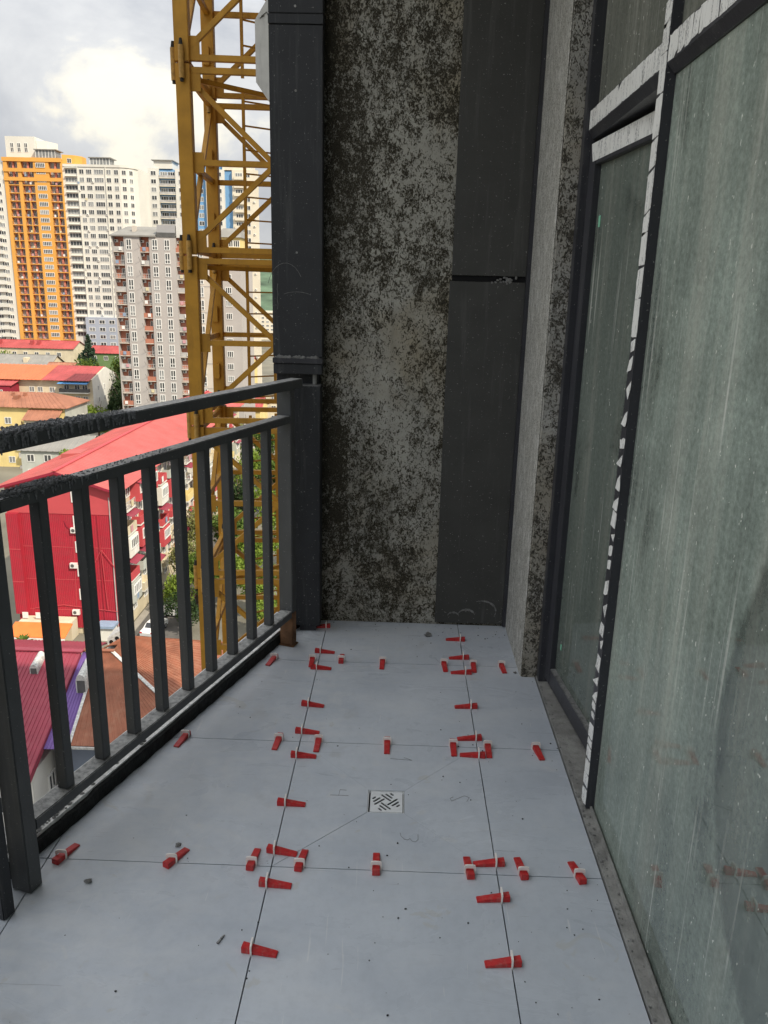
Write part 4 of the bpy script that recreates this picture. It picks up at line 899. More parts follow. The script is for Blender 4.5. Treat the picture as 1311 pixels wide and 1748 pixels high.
MB().box(-89.7, -73.6, Y3+2, Y3+14, 46.701, 50.6).build('stair_head', 'tower_blue', T); MB().box(-75.9, -64.4, Y3+1, Y3+12, 46.701, 49.7).build('penthouse', 'tower_cream', T)
MB().box(-104.1, -96.6, Y3+1, Y3+10, 46.701, 49.7).build('penthouse', 'tower_white', T); MB().box(-104.9, -95.9, Y3+.2, Y3+11, 49.701, 50.0).build('roof_slab', 'slate_roof', T)

# ================================================================== low houses
def ribbed(a, b, c, d, n, h, name, mat, par, th=.06):
    """roof sheet with raised ribs running from edge a-b to edge d-c"""
    a, b, c, d = map(Vector, (a, b, c, d)); nn = (b-a).cross(d-a).normalized()
    if nn.z < 0: nn = -nn
    m = MB(); prof = []
    for i in range(n):
        for u, hh in ((0.0, 0), (.62, 0), (.70, h), (.90, h), (.98, 0)): prof.append(((i+u)/n, hh))
    prof.append((1.0, 0)); vs = []
    for u, hh in prof: vs += [a+(b-a)*u+nn*hh, d+(c-d)*u+nn*hh, a+(b-a)*u-nn*th, d+(c-d)*u-nn*th]
    fs = []
    for i in range(len(prof)-1): p = i*4; fs += [(p, p+4, p+5, p+1), (p, p+2, p+6, p+4), (p+1, p+5, p+7, p+3)]
    m.add(vs, fs); q = len(vs)-4; m.f += [(0, 1, 3, 2), (q, q+2, q+3, q+1)]; m.mi += [0, 0]
    me = bpy.data.meshes.new(name); o = Vector(m.v[0]); me.from_pydata([Vector(v)-o for v in m.v], [], m.f); me.materials.append(M(mat))
    return put(name, me, par, o)
def house(name, label, x0, x1, y0, y1, ze, zr, wall, roof, axis='X', over=.5, ribs=1.1, cat='house', group=None):
    t = thing(name, label, cat, ((x0+x1)/2, y0, GZ), group)
    w = MB()
    if axis == 'X':
        ym = (y0+y1)/2; w.extr([(x0, y0, GZ), (x0, y1, GZ), (x0, y1, ze), (x0, ym, zr-.08), (x0, y0, ze)], (x1-x0, 0, 0)); w.build('wall', wall, t)
        sl = (zr-ze)/(ym-y0); e = ze-sl*over
        ribbed((x0-over, y0-over, e+.02), (x1+over, y0-over, e+.02), (x1+over, ym, zr+.02), (x0-over, ym, zr+.02), max(4, int((x1-x0)/ribs)), .07, 'roof', roof, t)
        ribbed((x0-over, y1+over, e+.02), (x1+over, y1+over, e+.02), (x1+over, ym+.01, zr+.02), (x0-over, ym+.01, zr+.02), max(4, int((x1-x0)/ribs)), .07, 'roof', roof, t)
        MB().bar((x0-over, ym, zr+.06), (x1+over, ym, zr+.06), .35, .12).build('ridge_cap', roof, t)
    else:
        xm = (x0+x1)/2; w.extr([(x0, y0, GZ), (x1, y0, GZ), (x1, y0, ze), (xm, y0, zr-.08), (x0, y0, ze)], (0, y1-y0, 0)); w.build('wall', wall, t)
        sl = (zr-ze)/(xm-x0); e = ze-sl*over
        for xe in (x0-over, x1+over):
            xx = xm+(.005 if xe > xm else -.005)
            ribbed((xe, y0-over, e+.02), (xe, y1+over, e+.02), (xx, y1+over, zr+.02), (xx, y0-over, zr+.02), max(4, int((y1-y0)/ribs)), .07, 'roof', roof, t)
        MB().bar((xm, y0-over, zr+.06), (xm, y1+over, zr+.06), .35, .12).build('ridge_cap', roof, t)
    return t
WN = wins(1.5, 1.5, 2, fr=.12); WS_ = wins(1.1, 1.4, 2, fr=.11)
# far row under the orange tower
h1 = house('row_house', 'long low house with crimson roof under the orange tower', -152, -117, 281, 293, -21.6, -19.4, 'wall_cream', 'crimson_roof')
for x in range(-150, -118, 4): put('window', rnd.choice(WN), h1, (x, 281, -24.6))
for x in (-147.5, -144.5, -133, -130.5): MB().box(x, x+.9, 283, 284.6, -21.2, -19.3).build('dormer', 'crimson_roof', h1)
h1b = house('row_house', 'shorter crimson-roofed house right of the conifer', -110.5, -98, 279, 290, -22.6, -20.6, 'wall_green', 'crimson_roof')
for x in (-108.5, -104.5, -100.5): put('window', rnd.choice(WN), h1b, (x, 279, -25.2))
h2 = house('slate_house', 'low house with patched grey slate roof behind the orange roof', -150, -113, 252, 264, -25.0, -22.0, 'wall_cream', 'slate_roof', ribs=3)
for x in (-140, -134, -122): MB().box(x, x+1.2, 253.6, 256, -24.6, -22.6).build('dormer', 'wall_cream', h2)
h2b = house('shed', 'small white shed with brown roof left of the leafy tree', -112, -104, 246, 256, -25.6, -23.6, 'wall_white', 'brown_roof', axis='X', ribs=1.5)
# orange and crimson roofed house
h3 = thing('orange_roof_house', 'four-storey house with half orange half crimson roof and blue awning', 'house', (-103, 221, GZ))
w = MB(); w.extr([(-87.2, 221, GZ), (-87.2, 240, GZ), (-87.2, 240, -25.4), (-87.2, 231.5, -22.6), (-87.2, 221, -25.2)], (-38, 0, 0)); w.build('wall', 'wall_cream', h3)
MB().extr([(-87.15, 220.9, GZ), (-87.15, 240.1, GZ), (-87.15, 240.1, -25.3), (-87.15, 231.5, -22.5), (-87.15, 220.9, -25.1)], (-.04, 0, 0)).build('gable_render', 'wall_white', h3)
ribbed((-118.5, 219.6, -25.45), (-101.2, 219.6, -25.45), (-101.2, 231.5, -22.45), (-118.5, 231.5, -22.45), 15, .07, 'roof', 'orange_roof', h3)
ribbed((-101.1, 219.6, -25.45), (-87.6, 219.6, -25.45), (-87.6, 231.5, -22.45), (-101.1, 231.5, -22.45), 12, .07, 'roof', 'crimson_roof', h3)
ribbed((-125.3, 219.6, -25.45), (-118.6, 219.6, -25.45), (-118.6, 231.5, -22.45), (-125.3, 231.5, -22.45), 6, .07, 'roof', 'crimson_roof', h3)
ribbed((-125.3, 240.6, -25.55), (-87.2, 240.6, -25.55), (-87.2, 231.52, -22.45), (-125.3, 231.52, -22.45), 30, .07, 'roof', 'crimson_roof', h3)
MB().box(-125.2, -108.2, 215.5, 220.99, -30.6, -26.6).build('crimson_extension', 'wall_crimson', h3); ribbed((-125.5, 215.2, -26.7), (-107.6, 215.2, -26.7), (-107.6, 220.9, -25.7), (-125.5, 220.9, -25.7), 14, .06, 'extension_roof', 'crimson_roof', h3)
for x in (-115.5, -111): put('window', WN[2], h3, (x, 215.5, -29.4))
for x in (-104.6, -102.2, -98.8): put('window', WN[2], h3, (x, 221, -29.0))
ribbed((-107, 218.6, -30.6), (-96, 218.6, -30.6), (-96, 220.95, -29.8), (-107, 220.95, -29.8), 8, .05, 'lean_to_roof', 'brown_roof', h3)
for k in range(4):
    z = -28.7-3.2*k
    put('balcony', bal_me(8.2, 1.6, 'wall_white', 'rail_dark' if k != 2 else 'rail_pale', 'solid' if k == 0 else 'bars', 1.0, .3), h3, (-92.1, 220.99, z))
    for x in (-94.6, -91.6, -89.4): put('window', rnd.choice(WN), h3, (x, 221, z+.5))
MB().hexa([(-96.4, 218.9, -26.3), (-88.0, 218.9, -26.3), (-88.0, 220.95, -25.9), (-96.4, 220.95, -25.9)], [(-96.4, 218.9, -26.2), (-88.0, 218.9, -26.2), (-88.0, 220.95, -25.8), (-96.4, 220.95, -25.8)]).build('awning', 'awning_blue', h3)
for y in (225, 229.5, 236): 
    for k in range(3): put('window', rnd.choice(WS_), h3, (-87.13, y, -28.6-3.3*k), rotz=R(90))
# brown-roofed house
h4 = thing('brown_roof_house', 'yellow-walled house with rusty brown hipped roof above the top rail', 'house', (-84, 174, GZ))
w = MB(); w.box(-98, -75.6, 174.6, 187, GZ, -26.0); w.build('wall', 'wall_yellow', h4)
MB().box(-75.59, -75.5, 174.5, 187.1, GZ, -26.0).build('side_render', 'wall_greygreen', h4)
ribbed((-98.6, 173.8, -26.1), (-74.9, 173.8, -26.1), (-81.0, 181, -23.6), (-98.6, 181, -23.6), 22, .08, 'roof', 'brown_roof', h4)
m_ = MB(); m_.add([(-74.9, 173.8, -26.05), (-74.9, 187.8, -26.05), (-81.0, 181, -23.55), (-74.9, 173.8, -26.2), (-74.9, 187.8, -26.2)], [(0, 1, 2), (0, 3, 4, 1)]); m_.build('hip', 'brown_roof', h4)
ribbed((-98.6, 187.8, -26.1), (-74.9, 187.8, -26.1), (-81.0, 181.02, -23.6), (-98.6, 181.02, -23.6), 22, .08, 'roof', 'brown_roof', h4)
MB().box(-88.5, -87.4, 177.3, 178.8, -25.2, -23.9).build('dormer', 'brown_roof', h4)
for x in (-89.6, -86.9): MB().box(x, x+.6, 179, 179.6, -24.6, -23.5).build('roof_vent', 'brown_roof', h4)
MB().box(-83.4, -76.4, 171.0, 174.59, GZ, -28.3).build('extension', 'wall_cream', h4); ribbed((-83.8, 170.5, -28.4), (-76.0, 170.5, -28.4), (-76.0, 174.5, -26.5), (-83.8, 174.5, -26.5), 8, .06, 'extension_roof', 'brown_roof', h4)
for k in range(4):
    z = -30.6-3.0*k
    for x in (-92.5, -88.8): put('window', rnd.choice(WN), h4, (x, 174.6, z+.6))
    for x in (-81.4, -78.2): put('window', rnd.choice(WS_), h4, (x, 171.0, z-.2))
    for y in (177, 180, 184): put('window', rnd.choice(WS_), h4, (-75.5, y, z+.4), rotz=R(90))
    put('balcony', bal_me(2.6, 1.4, 'wall_cream', 'rail_pale', 'solid', 1, .25), h4, (-85.2, 174.59, z-.8))
MB().box(-84.9, -84.7, 172.6, 172.8, GZ, -29).build('drain_pipe', 'rust_steel', h4)
h5 = house('grey_green_house', 'grey-green house with pale boards left of the red block roof', -74.5, -62, 150, 162, -30.6, -28.6, 'wall_greygreen', 'slate_roof')
for x in (-72.6, -69.2, -65.6):
    for k in range(3): put('window', rnd.choice(WN), h5, (x, 150, -33.0-3.0*k))

# ================================================================== long red block
RB = thing('red_block', 'long apartment block clad in crimson sheet with salmon red metal roof', 'building', (-39.4, 87.5, GZ))
YB = 160.0
w = MB(); w.extr([(-45.6, 87.55, GZ), (-33.2, 87.55, GZ), (-33.2, 87.55, -21.7), (-39.4, 87.55, -19.9), (-45.6, 87.55, -21.7)], (0, YB-87.55, 0)); w.build('wall', 'wall_cream', RB)
MB().box(-45.6, -33.1, 87.40, 87.549, -39.2, -24.76).build('gable_cladding', 'red_sheet_wall', RB)
MB().box(-45.75, -44.35, 86.9, 87.399, -37.4, -24.76).build('gable_bay', 'red_sheet_wall', RB)
MB().extr([(-45.75, 87.34, -24.75), (-33.0, 87.34, -24.75), (-33.0, 87.34, -21.62), (-39.4, 87.34, -19.78), (-45.75, 87.34, -21.62)], (0, .209, 0)).build('attic_cladding', 'red_sheet_pale', RB)
MB().box(-36.0, -35.75, 87.28, 87.399, -39, -24.8).build('cover_strip', 'red_sheet_wall', RB); MB().box(-35.2, -35.05, 87.3, 87.399, -39, -24.8).build('cover_strip', 'red_sheet_wall', RB)
for z in (-29.2, -33.3): MB().box(-45.74, -44.36, 86.87, 86.899, z, z+.09).build('cover_strip', 'red_sheet_pale', RB)
for xe, sgn in ((-46.5, -1), (-32.0, 1)):
    xx = -39.4+.006*sgn
    ribbed((xe, 86.6, -21.55 if sgn < 0 else -21.85), (xe, YB, -21.55 if sgn < 0 else -21.85), (xx, YB, -19.5), (xx, 86.6, -19.5), 130, .05, 'roof', 'red_sheet_roof', RB)
MB().bar((-39.4, 86.5, -19.42), (-39.4, YB, -19.42), .45, .10).build('ridge_cap', 'red_sheet_pale', RB)
MB().bar((-46.6, 86.56, -21.75), (-39.42, 86.56, -19.68), .06, .28).build('verge', 'wall_crimson', RB); MB().bar((-39.38, 86.56, -19.68), (-31.9, 86.56, -22.05), .06, .28).build('verge', 'wall_crimson', RB)
dm = MB(); dm.hexa([(-44.0, 99.2, -21.4), (-41.6, 99.2, -20.6), (-41.6, 102.4, -20.6), (-44.0, 102.4, -21.4)], [(-44.0, 99.2, -20.2), (-41.4, 99.2, -20.0), (-41.4, 102.4, -20.0), (-44.0, 102.4, -20.2)]); dm.build('dormer', 'red_sheet_roof', RB)
for z in (-23.3, -26.35, -29.5, -32.5, -35.5): put('window', WS_[2], RB, (-37.45, 87.40 if z < -24 else 87.34, z))
for z in (-26.35, -29.5, -32.5): put('window', WS_[1], RB, (-41.6, 87.40, z))
for x, z in ((-37.9, -27.0), (-38.35, -31.4), (-38.55, -37.4), (-42.3, -29.5)): put('air_conditioner', AC, RB, (x, 87.40, z))
for z in (-28.9, -33.0, -36.9): MB().box(-44.3, -33.15, 87.375, 87.399, z, z+.06).build('sheet_lap', 'red_sheet_pale', RB)
MB().cyl((-33.6, 87.30, -39.2), (-33.6, 87.30, -22.6), .07, 8).build('downpipe', 'rail_pale', RB)
MB().bar((-38.1, 87.36, -27.0), (-38.5, 87.36, -36.8), .05).build('pipe', 'red_sheet_pale', RB)
cb = MB(); pts = [(-39.1, 87.36, -25.6), (-38.9, 87.34, -26.2), (-38.5, 87.34, -26.6), (-37.9, 87.36, -26.8)]
for p, q in zip(pts, pts[1:]): cb.bar(p, q, .06)
cb.build('cable', 'wall_crimson', RB)
for a, b_ in (((-34.9, 87.2, -29.0), (-36.8, 87.2, -32.6)), ((-34.9, 87.2, -29.0), (-33.4, 87.2, -31.2)), ((-34.9, 87.2, -29.0), (-34.6, 87.2, -36.6)), ((-40, 87.25, -36.2), (-33.2, 87.25, -36.9)), ((-40, 87.25, -36.2), (-43.5, 87.25, -36.7))): MB().bar(a, b_, .05).build('cable', 'red_sheet_pale', RB)
# street side of the block: projecting balconies of every make
bc = {}
for nm_, sl_, rl_, kd_ in (('a', 'wall_white', 'wall_cream', 'solid'), ('b', 'wall_cream', 'rail_dark', 'bars'), ('c', 'wall_greygreen', 'wall_greygreen', 'solid'), ('d', 'wall_white', 'red_sheet_pale', 'solid'), ('e', 'wall_white', 'rail_pale', 'bars'), ('f', 'wall_white', 'wall_yellow', 'solid')): bc[nm_] = bal_me(3.0, 1.2, sl_, rl_, kd_, 1.0, .2)
enc = [MB().box(-1.5, 1.5, -1.3, 0, 0, 2.5).mesh('glazed_loggia', m) for m in ('wall_white', 'wall_greygreen', 'red_sheet_pale')]; WE = wins(2.6, 1.3, 4, fr=.12)
aw = MB().hexa([(-1.6, -1.9, -.45), (1.6, -1.9, -.45), (1.6, 0, 0), (-1.6, 0, 0)], [(-1.6, -1.9, -.40), (1.6, -1.9, -.40), (1.6, 0, .05), (-1.6, 0, .05)]).mesh('awning', 'maroon_roof')
for i in range(15):
    y = 90.2+4.4*i
    for k in range(6):
        z = -24.6-2.95*k
        put('window', rnd.choice(WN), RB, (-33.2, y+2.2, z+.75), rotz=R(90))
        if k == 5: continue
        q = rnd.random()
        if q < .62: put('balcony', bc[rnd.choice('abcdefa')], RB, (-33.2, y, z), rotz=R(90)); put('window', rnd.choice(WN), RB, (-33.2, y, z+.3), rotz=R(90))
        else:
            put('glazed_loggia', rnd.choice(enc), RB, (-33.2, y, z), rotz=R(90)); put('window', rnd.choice(WE), RB, (-31.9, y, z+1.0), rotz=R(90))
        if rnd.random() < .22: put('awning', aw, RB, (-33.2, y, z+2.7), rotz=R(90))
        if rnd.random() < .4: put('laundry', rnd.choice(CLOTH), RB, (-31.9, y+rnd.uniform(-1, 1), z+.2), rotz=R(90))
# shop at the foot of the gable
sh2 = thing('corner_shop', 'low shop with orange awning at the foot of the red gable', 'shop', (-41, 85, GZ))
MB().box(-44.8, -38.5, 85.4, 87.2, GZ, -37.7).build('wall', 'wall_cream', sh2); MB().hexa([(-45.2, 82.9, -38.6), (-38.3, 82.9, -38.6), (-38.3, 85.39, -37.9), (-45.2, 85.39, -37.9)], [(-45.2, 82.9, -38.5), (-38.3, 82.9, -38.5), (-38.3, 85.39, -37.75), (-45.2, 85.39, -37.75)]).build('awning', 'awning_orange', sh2)
MB().box(-44.9, -38.3, 82.85, 82.9, -38.95, -38.62).build('valance', 'cloth_white', sh2)
for x in (-44.9, -42.5, -38.6): MB().cyl((x, 83, GZ), (x, 83, -38.6), .05, 6).build('awning_pole', 'win_white', sh2)
for x in (-44.2, -42.6): put('laundry', CLOTH[0], sh2, (x, 86.0, -37.5))
MB().box(-37.6, -36.4, 87.1, 87.39, GZ, -36.9).build('door', 'awning_blue', sh2)
kk = thing('kiosk', 'small teal and white kiosk right of the orange awning', 'kiosk', (-34.6, 86, GZ))
MB().box(-35.4, -33.6, 85.6, 87.0, GZ, -38.3).build('wall', 'wall_white', kk); MB().box(-35.6, -33.4, 85.3, 87.1, -38.299, -38.0).build('roof', 'cloth_blue', kk)

# ================================================================== roofs just below the balcony
m5 = thing('maroon_roof_house', 'house with ribbed maroon metal roof just below the railing', 'house', (-33, 48, GZ))
MB().box(-44, -25.3, 47.6, 61.5, GZ, -32.2).build('wall', 'wall_white', m5)
ribbed((-45, 46.6, -31.75), (-25.0, 46.6, -31.75), (-25.0, 56.7, -27.0), (-45, 56.7, -27.0), 66, .05, 'roof', 'maroon_roof', m5)
ribbed((-45, 62.4, -28.9), (-24.9, 62.4, -28.9), (-24.9, 56.72, -27.0), (-45, 56.72, -27.0), 66, .05, 'roof', 'maroon_roof', m5)
MB().bar((-45, 56.7, -26.93), (-24.8, 56.7, -26.93), .5, .10).build('ridge_cap', 'maroon_roof', m5)
MB().hexa([(-25.02, 46.6, -32.3), (-24.97, 46.6, -32.3), (-24.97, 56.7, -27.6), (-25.02, 56.7, -27.6)], [(-25.02, 46.6, -31.72), (-24.97, 46.6, -31.72), (-24.97, 56.7, -26.97), (-25.02, 56.7, -26.97)]).build('verge', 'maroon_roof', m5)
put('window', WS_[0], m5, (-25.29, 50.4, -35.2), rotz=R(90)); put('window', WN[0], m5, (-27.5, 47.6, -35.4))
def vent(x, y, z, w, l, h, lab):
    t = thing('roof_vent', lab, 'roof vent', (x, y, z), 'roof vents on the metal roofs')
    b = MB(); n = 8; a = []
    for i in range(n+1): an = math.pi*i/n; a.append((x-math.cos(an)*w/2, y, z+h*.62+math.sin(an)*h*.38))
    poly = [(x-w/2, y, z)]+a+[(x+w/2, y, z)]; poly = poly[::-1]
    b.extr(poly, (0, l, l*.30)); b.build('hood', 'flashing', t)
    MB().box(x-w*.38, x+w*.38, y-.02, y-.002, z+.08, z+h*.7).build('louvre', 'rail_dark', t)
vent(-27.9, 54.6, -28.2, .62, 1.5, 1.0, 'small grey hooded vent on the maroon roof')
vent(-23.75, 53.4, -28.9, .80, 2.2, 1.6, 'larger grey hooded vent between the purple and rusty roofs')
m6 = thing('rusty_roof_house', 'house with rusty hipped roof and purple strip beside the maroon roof', 'house', (-18, 50, GZ))
MB().box(-24.3, -9.0, 50.4, 62, GZ, -30.9).build('wall', 'wall_blue', m6)
ribbed((-24.94, 49.0, -30.9), (-23.2, 49.0, -30.9), (-23.7, 57.0, -27.15), (-24.94, 57.0, -27.15), 7, .05, 'purple_strip', 'purple_roof', m6)
ribbed((-23.19, 49.3, -30.75), (-12.4, 49.3, -30.75), (-22.6, 57.0, -27.05), (-23.69, 57.0, -27.05), 22, .035, 'roof', 'rust_roof', m6)
ribbed((-12.38, 49.3, -30.75), (-12.38, 66.3, -30.75), (-22.57, 60, -27.05), (-22.57, 57.0, -27.05), 26, .06, 'roof', 'rust_roof', m6)
MB().bar((-22.6, 57.0, -26.98), (-12.4, 49.3, -30.66), .28, .07).build('hip_flashing', 'flashing', m6)
MB().bar((-23.68, 57.05, -27.0), (-23.2, 49.3, -30.70), .22, .05).build('valley_flashing', 'flashing', m6)
MB().bar((-24.9, 57.02, -26.97), (-22.4, 57.02, -26.95), .4, .08).build('ridge_cap', 'rust_roof', m6)
ribbed((-23.69, 62.5, -28.6), (-14, 66.2, -30.4), (-22.57, 60.02, -27.05), (-23.6, 57.1, -27.0), 10, .05, 'roof', 'rust_roof', m6)
MB().box(-23.3, -12.3, 49.2, 49.32, -31.0, -30.82).build('gutter', 'flashing', m6)
put('window', WN[1], m6, (-21.5, 50.4, -34.5)); put('window', WN[1], m6, (-17.5, 50.4, -34.5))
ch = thing('chimney_stack', 'pale grey stepped chimney stack with dark flue holes behind the roof ridge', 'chimney', (-23.2, 60, -29))
MB().hexa([(-24.1, 59.6, -29.2), (-22.3, 59.6, -29.2), (-22.3, 61.6, -29.2), (-24.1, 61.6, -29.2)], [(-23.9, 59.6, -27.1), (-22.3, 59.6, -26.1), (-22.3, 61.4, -26.1), (-23.9, 61.4, -27.1)]).build('stack', 'flashing', ch)
for x, z in ((-23.6, -27.45), (-23.1, -27.1), (-22.65, -26.8)): MB().cyl((x, 59.597, z), (x, 59.55, z), .17, 10).build('flue_hole', 'black_hole', ch)
fb = thing('iron_fence', 'low iron fence in the yard below the maroon eave', 'fence', (-23.5, 46, GZ))
for k in range(16): MB().cyl((-24.6+k*.25, 46.0+k*.22, -36.4), (-24.6+k*.25, 46.0+k*.22, -35.0), .025, 5).build('fence_bar', 'rail_dark', fb)
MB().bar((-24.6, 46, -35.0), (-20.85, 49.3, -35.0), .06).build('fence_rail', 'rail_dark', fb); MB().bar((-24.6, 46, -36.3), (-20.85, 49.3, -36.3), .06).build('fence_rail', 'rail_dark', fb)
MB().hexa([(-25.2, 45.0, GZ), (-20, 45.0, GZ), (-20, 50.39, GZ), (-25.2, 50.39, GZ)], [(-25.2, 45.0, -36.5), (-20, 45.0, -36.5), (-20, 50.39, -36.5), (-25.2, 50.39, -36.5)]).build('terrace', 'pavement', fb)

# ================================================================== houses in the gap right of the mast
for i, (x0, x1, y0, d, ze, zr, wl, rf_, lab) in enumerate((
    (-62, -50, 262, 12, -24, -21.5, 'wall_yellow', 'crimson_roof', 'yellow house with crimson roof low behind the mast ladder'),
    (-50, -36, 240, 12, -30, -28, 'wall_cream', 'slate_roof', 'cream house with grey roof right of the mast ladder'),
    (-62, -52, 215, 10, -31, -29, 'wall_white', 'orange_roof', 'white house with orange roof left of the mast ladder'),
    (-48, -37, 205, 12, -30, -27.5, 'wall_yellow', 'crimson_roof', 'yellow-walled house with red roof beneath the beige tower'),
    (-92, -80, 420, 14, -18, -14, 'wall_white', 'slate_roof', 'far white house below the wooded hill'),
    (-110, -95, 520, 14, -16, -12, 'wall_cream', 'crimson_roof', 'far cream house with red roof below the hill'))):
    hh = house('low_house', lab, x0, x1, y0, y0+d, ze, zr, wl, rf_)
    for k in range(3):
        for x in range(int(x0)+2, int(x1)-1, 3): put('window', rnd.choice(WN), hh, (x, y0, ze-2.4-3*k))
ft = thing('far_tower', 'distant cream slab block below the wooded hill', 'building', (-115, 640, GZ)); MB().box(-132, -98, 640, 655, GZ, -18).build('wall', 'tower_cream', ft)
WQ = wins(2.2, 1.6, 2, fr=.2)
for k in range(6):
    for i in range(9): put('window', rnd.choice(WQ), ft, (-129.5+i*3.6, 640, -21-3*k))

# ================================================================== trees
def crown_me(name, mat, n, leaf, seed, shape='round', clumps=16):
    rng = random.Random(seed); b = MB(); cs = []
    for k in range(clumps):
        if shape == 'cone':
            t = k/clumps; rad = (1-t)*.46+.03; a = rng.uniform(0, 6.28); cs.append((Vector((math.cos(a)*rad*.55, math.sin(a)*rad*.55, t*1.0)), rad*.55, .07))
        else:
            a, e_ = rng.uniform(0, 6.28), rng.uniform(-.5, 1.3); rr_ = rng.uniform(.12, .42)
            cs.append((Vector((math.cos(a)*math.cos(e_)*rr_, math.sin(a)*math.cos(e_)*rr_, .45+math.sin(e_)*rr_*.9)), rng.uniform(.12, .22), rng.uniform(.10, .18)))
    for k in range(n):
        c, rx, rz = rng.choice(cs); d = Vector((rng.gauss(0, 1), rng.gauss(0, 1), rng.gauss(0, 1))).normalized()*rng.random()**.35
        p = c+Vector((d.x*rx, d.y*rx, d.z*rz))
        u = Vector((rng.gauss(0, 1), rng.gauss(0, 1), rng.gauss(0, .6))).normalized(); v = u.cross(Vector((rng.gauss(0, 1), rng.gauss(0, 1), rng.gauss(0, 1)))).normalized(); s = leaf*rng.uniform(.6, 1.4)
        b.v += [p-u*s, p+v*s*.55, p+u*s, p-v*s*.55]; q = len(b.v)-4; b.f.append((q, q+1, q+2, q+3)); b.mi.append(0)
    me = bpy.data.meshes.new(name); me.from_pydata(b.v, [], b.f); me.materials.append(M(mat)); return me
def trunk_me(seed, shape='round'):
    rng = random.Random(seed); b = MB()
    if shape == 'cone': b.cyl((0, 0, 0), (0, 0, 1.0), .028, 7, .004)
    else:
        b.cyl((0, 0, -.35), (0, 0, .25), .035, 8, .024); b.cyl((0, 0, .25), (.02, 0, .65), .024, 7, .008)
        for k in range(6): a = rng.uniform(0, 6.28); b.cyl((0, 0, .05+.06*k), (math.cos(a)*.3, math.sin(a)*.3, .35+.07*k), .014, 5, .004)
    return b.mesh('trunk', 'bark')
CR = {'light': [crown_me('crown', 'leaf_light', 2600, .030, s) for s in (1, 2)], 'mid': [crown_me('crown', 'leaf_mid', 2600, .030, s) for s in (3, 4)], 'dark': [crown_me('crown', 'leaf_dark', 3000, .028, 5, clumps=22)], 'olive': [crown_me('crown', 'leaf_olive', 2600, .028, 6)], 'cone': [crown_me('crown', 'leaf_conifer', 2600, .030, 7, 'cone', 26)]}
TR = [trunk_me(1), trunk_me(2)]; TRC = trunk_me(3, 'cone')
def tree(kind, x, y, z0, h, wd, lab, name='tree', grp='trees in the streets below'):
    t = thing(name, lab, 'tree', (x, y, z0), grp, rotz=rnd.uniform(0, 6.28))
    a = put('trunk', TRC if kind == 'cone' else rnd.choice(TR), t, (0, 0, h*(.0 if kind == 'cone' else .28)), world=False); c = put('crown', rnd.choice(CR[kind]), t, (0, 0, h*(.03 if kind == 'cone' else .10)), world=False)
    for o in (a, c): o.scale = (wd, wd, h*(.97 if kind == 'cone' else .98))
    return t
tree('cone', -104.2, 262, GZ, 24.0, 17, 'dark conifer rising in front of the red row roofs', 'conifer')
tree('mid', -99, 247, GZ, 18.5, 13, 'leafy tree between the conifer and the orange-roofed house')
tree('light', -134, 268, GZ, 19, 10, 'bright green tree peeping over the slate roof')
tree('dark', -83.4, 236, GZ, 17.6, 12, 'tall dark tree right of the orange-roofed house')
tree('mid', -85.2, 243, GZ, 21.0, 12, 'mid green tree crown above the dark tree')
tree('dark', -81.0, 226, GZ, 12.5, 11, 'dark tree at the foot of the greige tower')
tree('light', -77.0, 197, GZ, 12.5, 9, 'light green tree beside the brown-roofed house')
tree('light', -63.5, 147, GZ, 11.0, 7, 'light green shrubby tree behind the red roof edge')
tl_ = [('olive', -29.3, 101, 8.5, 7, 'olive green tree leaning over the dark car'), ('light', -27.6, 92.5, 7.0, 5.5, 'bright green tree beside the white car'), ('mid', -26.6, 98, 7.5, 6.5, 'mid green tree behind the white car'),
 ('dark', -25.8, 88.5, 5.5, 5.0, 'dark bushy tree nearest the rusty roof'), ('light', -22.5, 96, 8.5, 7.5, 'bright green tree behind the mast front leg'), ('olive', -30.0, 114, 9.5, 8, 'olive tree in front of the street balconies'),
 ('mid', -25.0, 110, 10.5, 8.5, 'mid green tree between mast legs'), ('light', -20.0, 104, 9, 8, 'bright tree seen through the mast ladder'), ('light', -17.2, 93, 8, 7, 'bright tree low behind the mast ladder'),
 ('dark', -27.0, 128, 11, 9, 'dark tree far down the street'), ('light', -21.0, 122, 10.5, 9, 'yellow green tree beside the far railing post'), ('mid', -15.5, 110, 10, 8, 'mid green tree beside the clad column'),
 ('light', -28.5, 146, 12, 9, 'bright tree at the end of the street'), ('mid', -22.5, 140, 12, 9.5, 'mid green tree beyond the parked cars'), ('olive', -35, 178, 13, 10, 'olive tree at the foot of the beige tower'), ('mid', -30, 168, 13, 10, 'tall mid green tree by the street end'), ('light', -14.5, 86, 7, 6.5, 'bright small tree just beyond the rusty roof')]
for kd, x, y, h, wd, lab in tl_: tree(kd, x, y, GZ, h, wd, lab)
# palm by the shop
pm = thing('palm_tree', 'short spiky palm in front of the orange awning', 'palm', (-42.0, 80.5, GZ)); MB().cyl((-42, 80.5, GZ), (-42, 80.5, -38.2), .16, 7, .12).build('trunk', 'bark', pm); fz = MB()
for k in range(34):
    a = rnd.uniform(0, 6.28); e_ = rnd.uniform(.1, 1.3); l = rnd.uniform(1.1, 1.7); d = Vector((math.cos(a)*math.cos(e_), math.sin(a)*math.cos(e_), math.sin(e_))); p = Vector((-42, 80.5, -38.2)); s = Vector((-d.y, d.x, 0)).normalized()*.14; q = p+d*l*.6; e2 = p+d*l+Vector((0, 0, -.3))
    fz.add([p, q-s, e2, q+s], [(0, 1, 2, 3)])
fz.build('fronds', 'leaf_mid', pm)

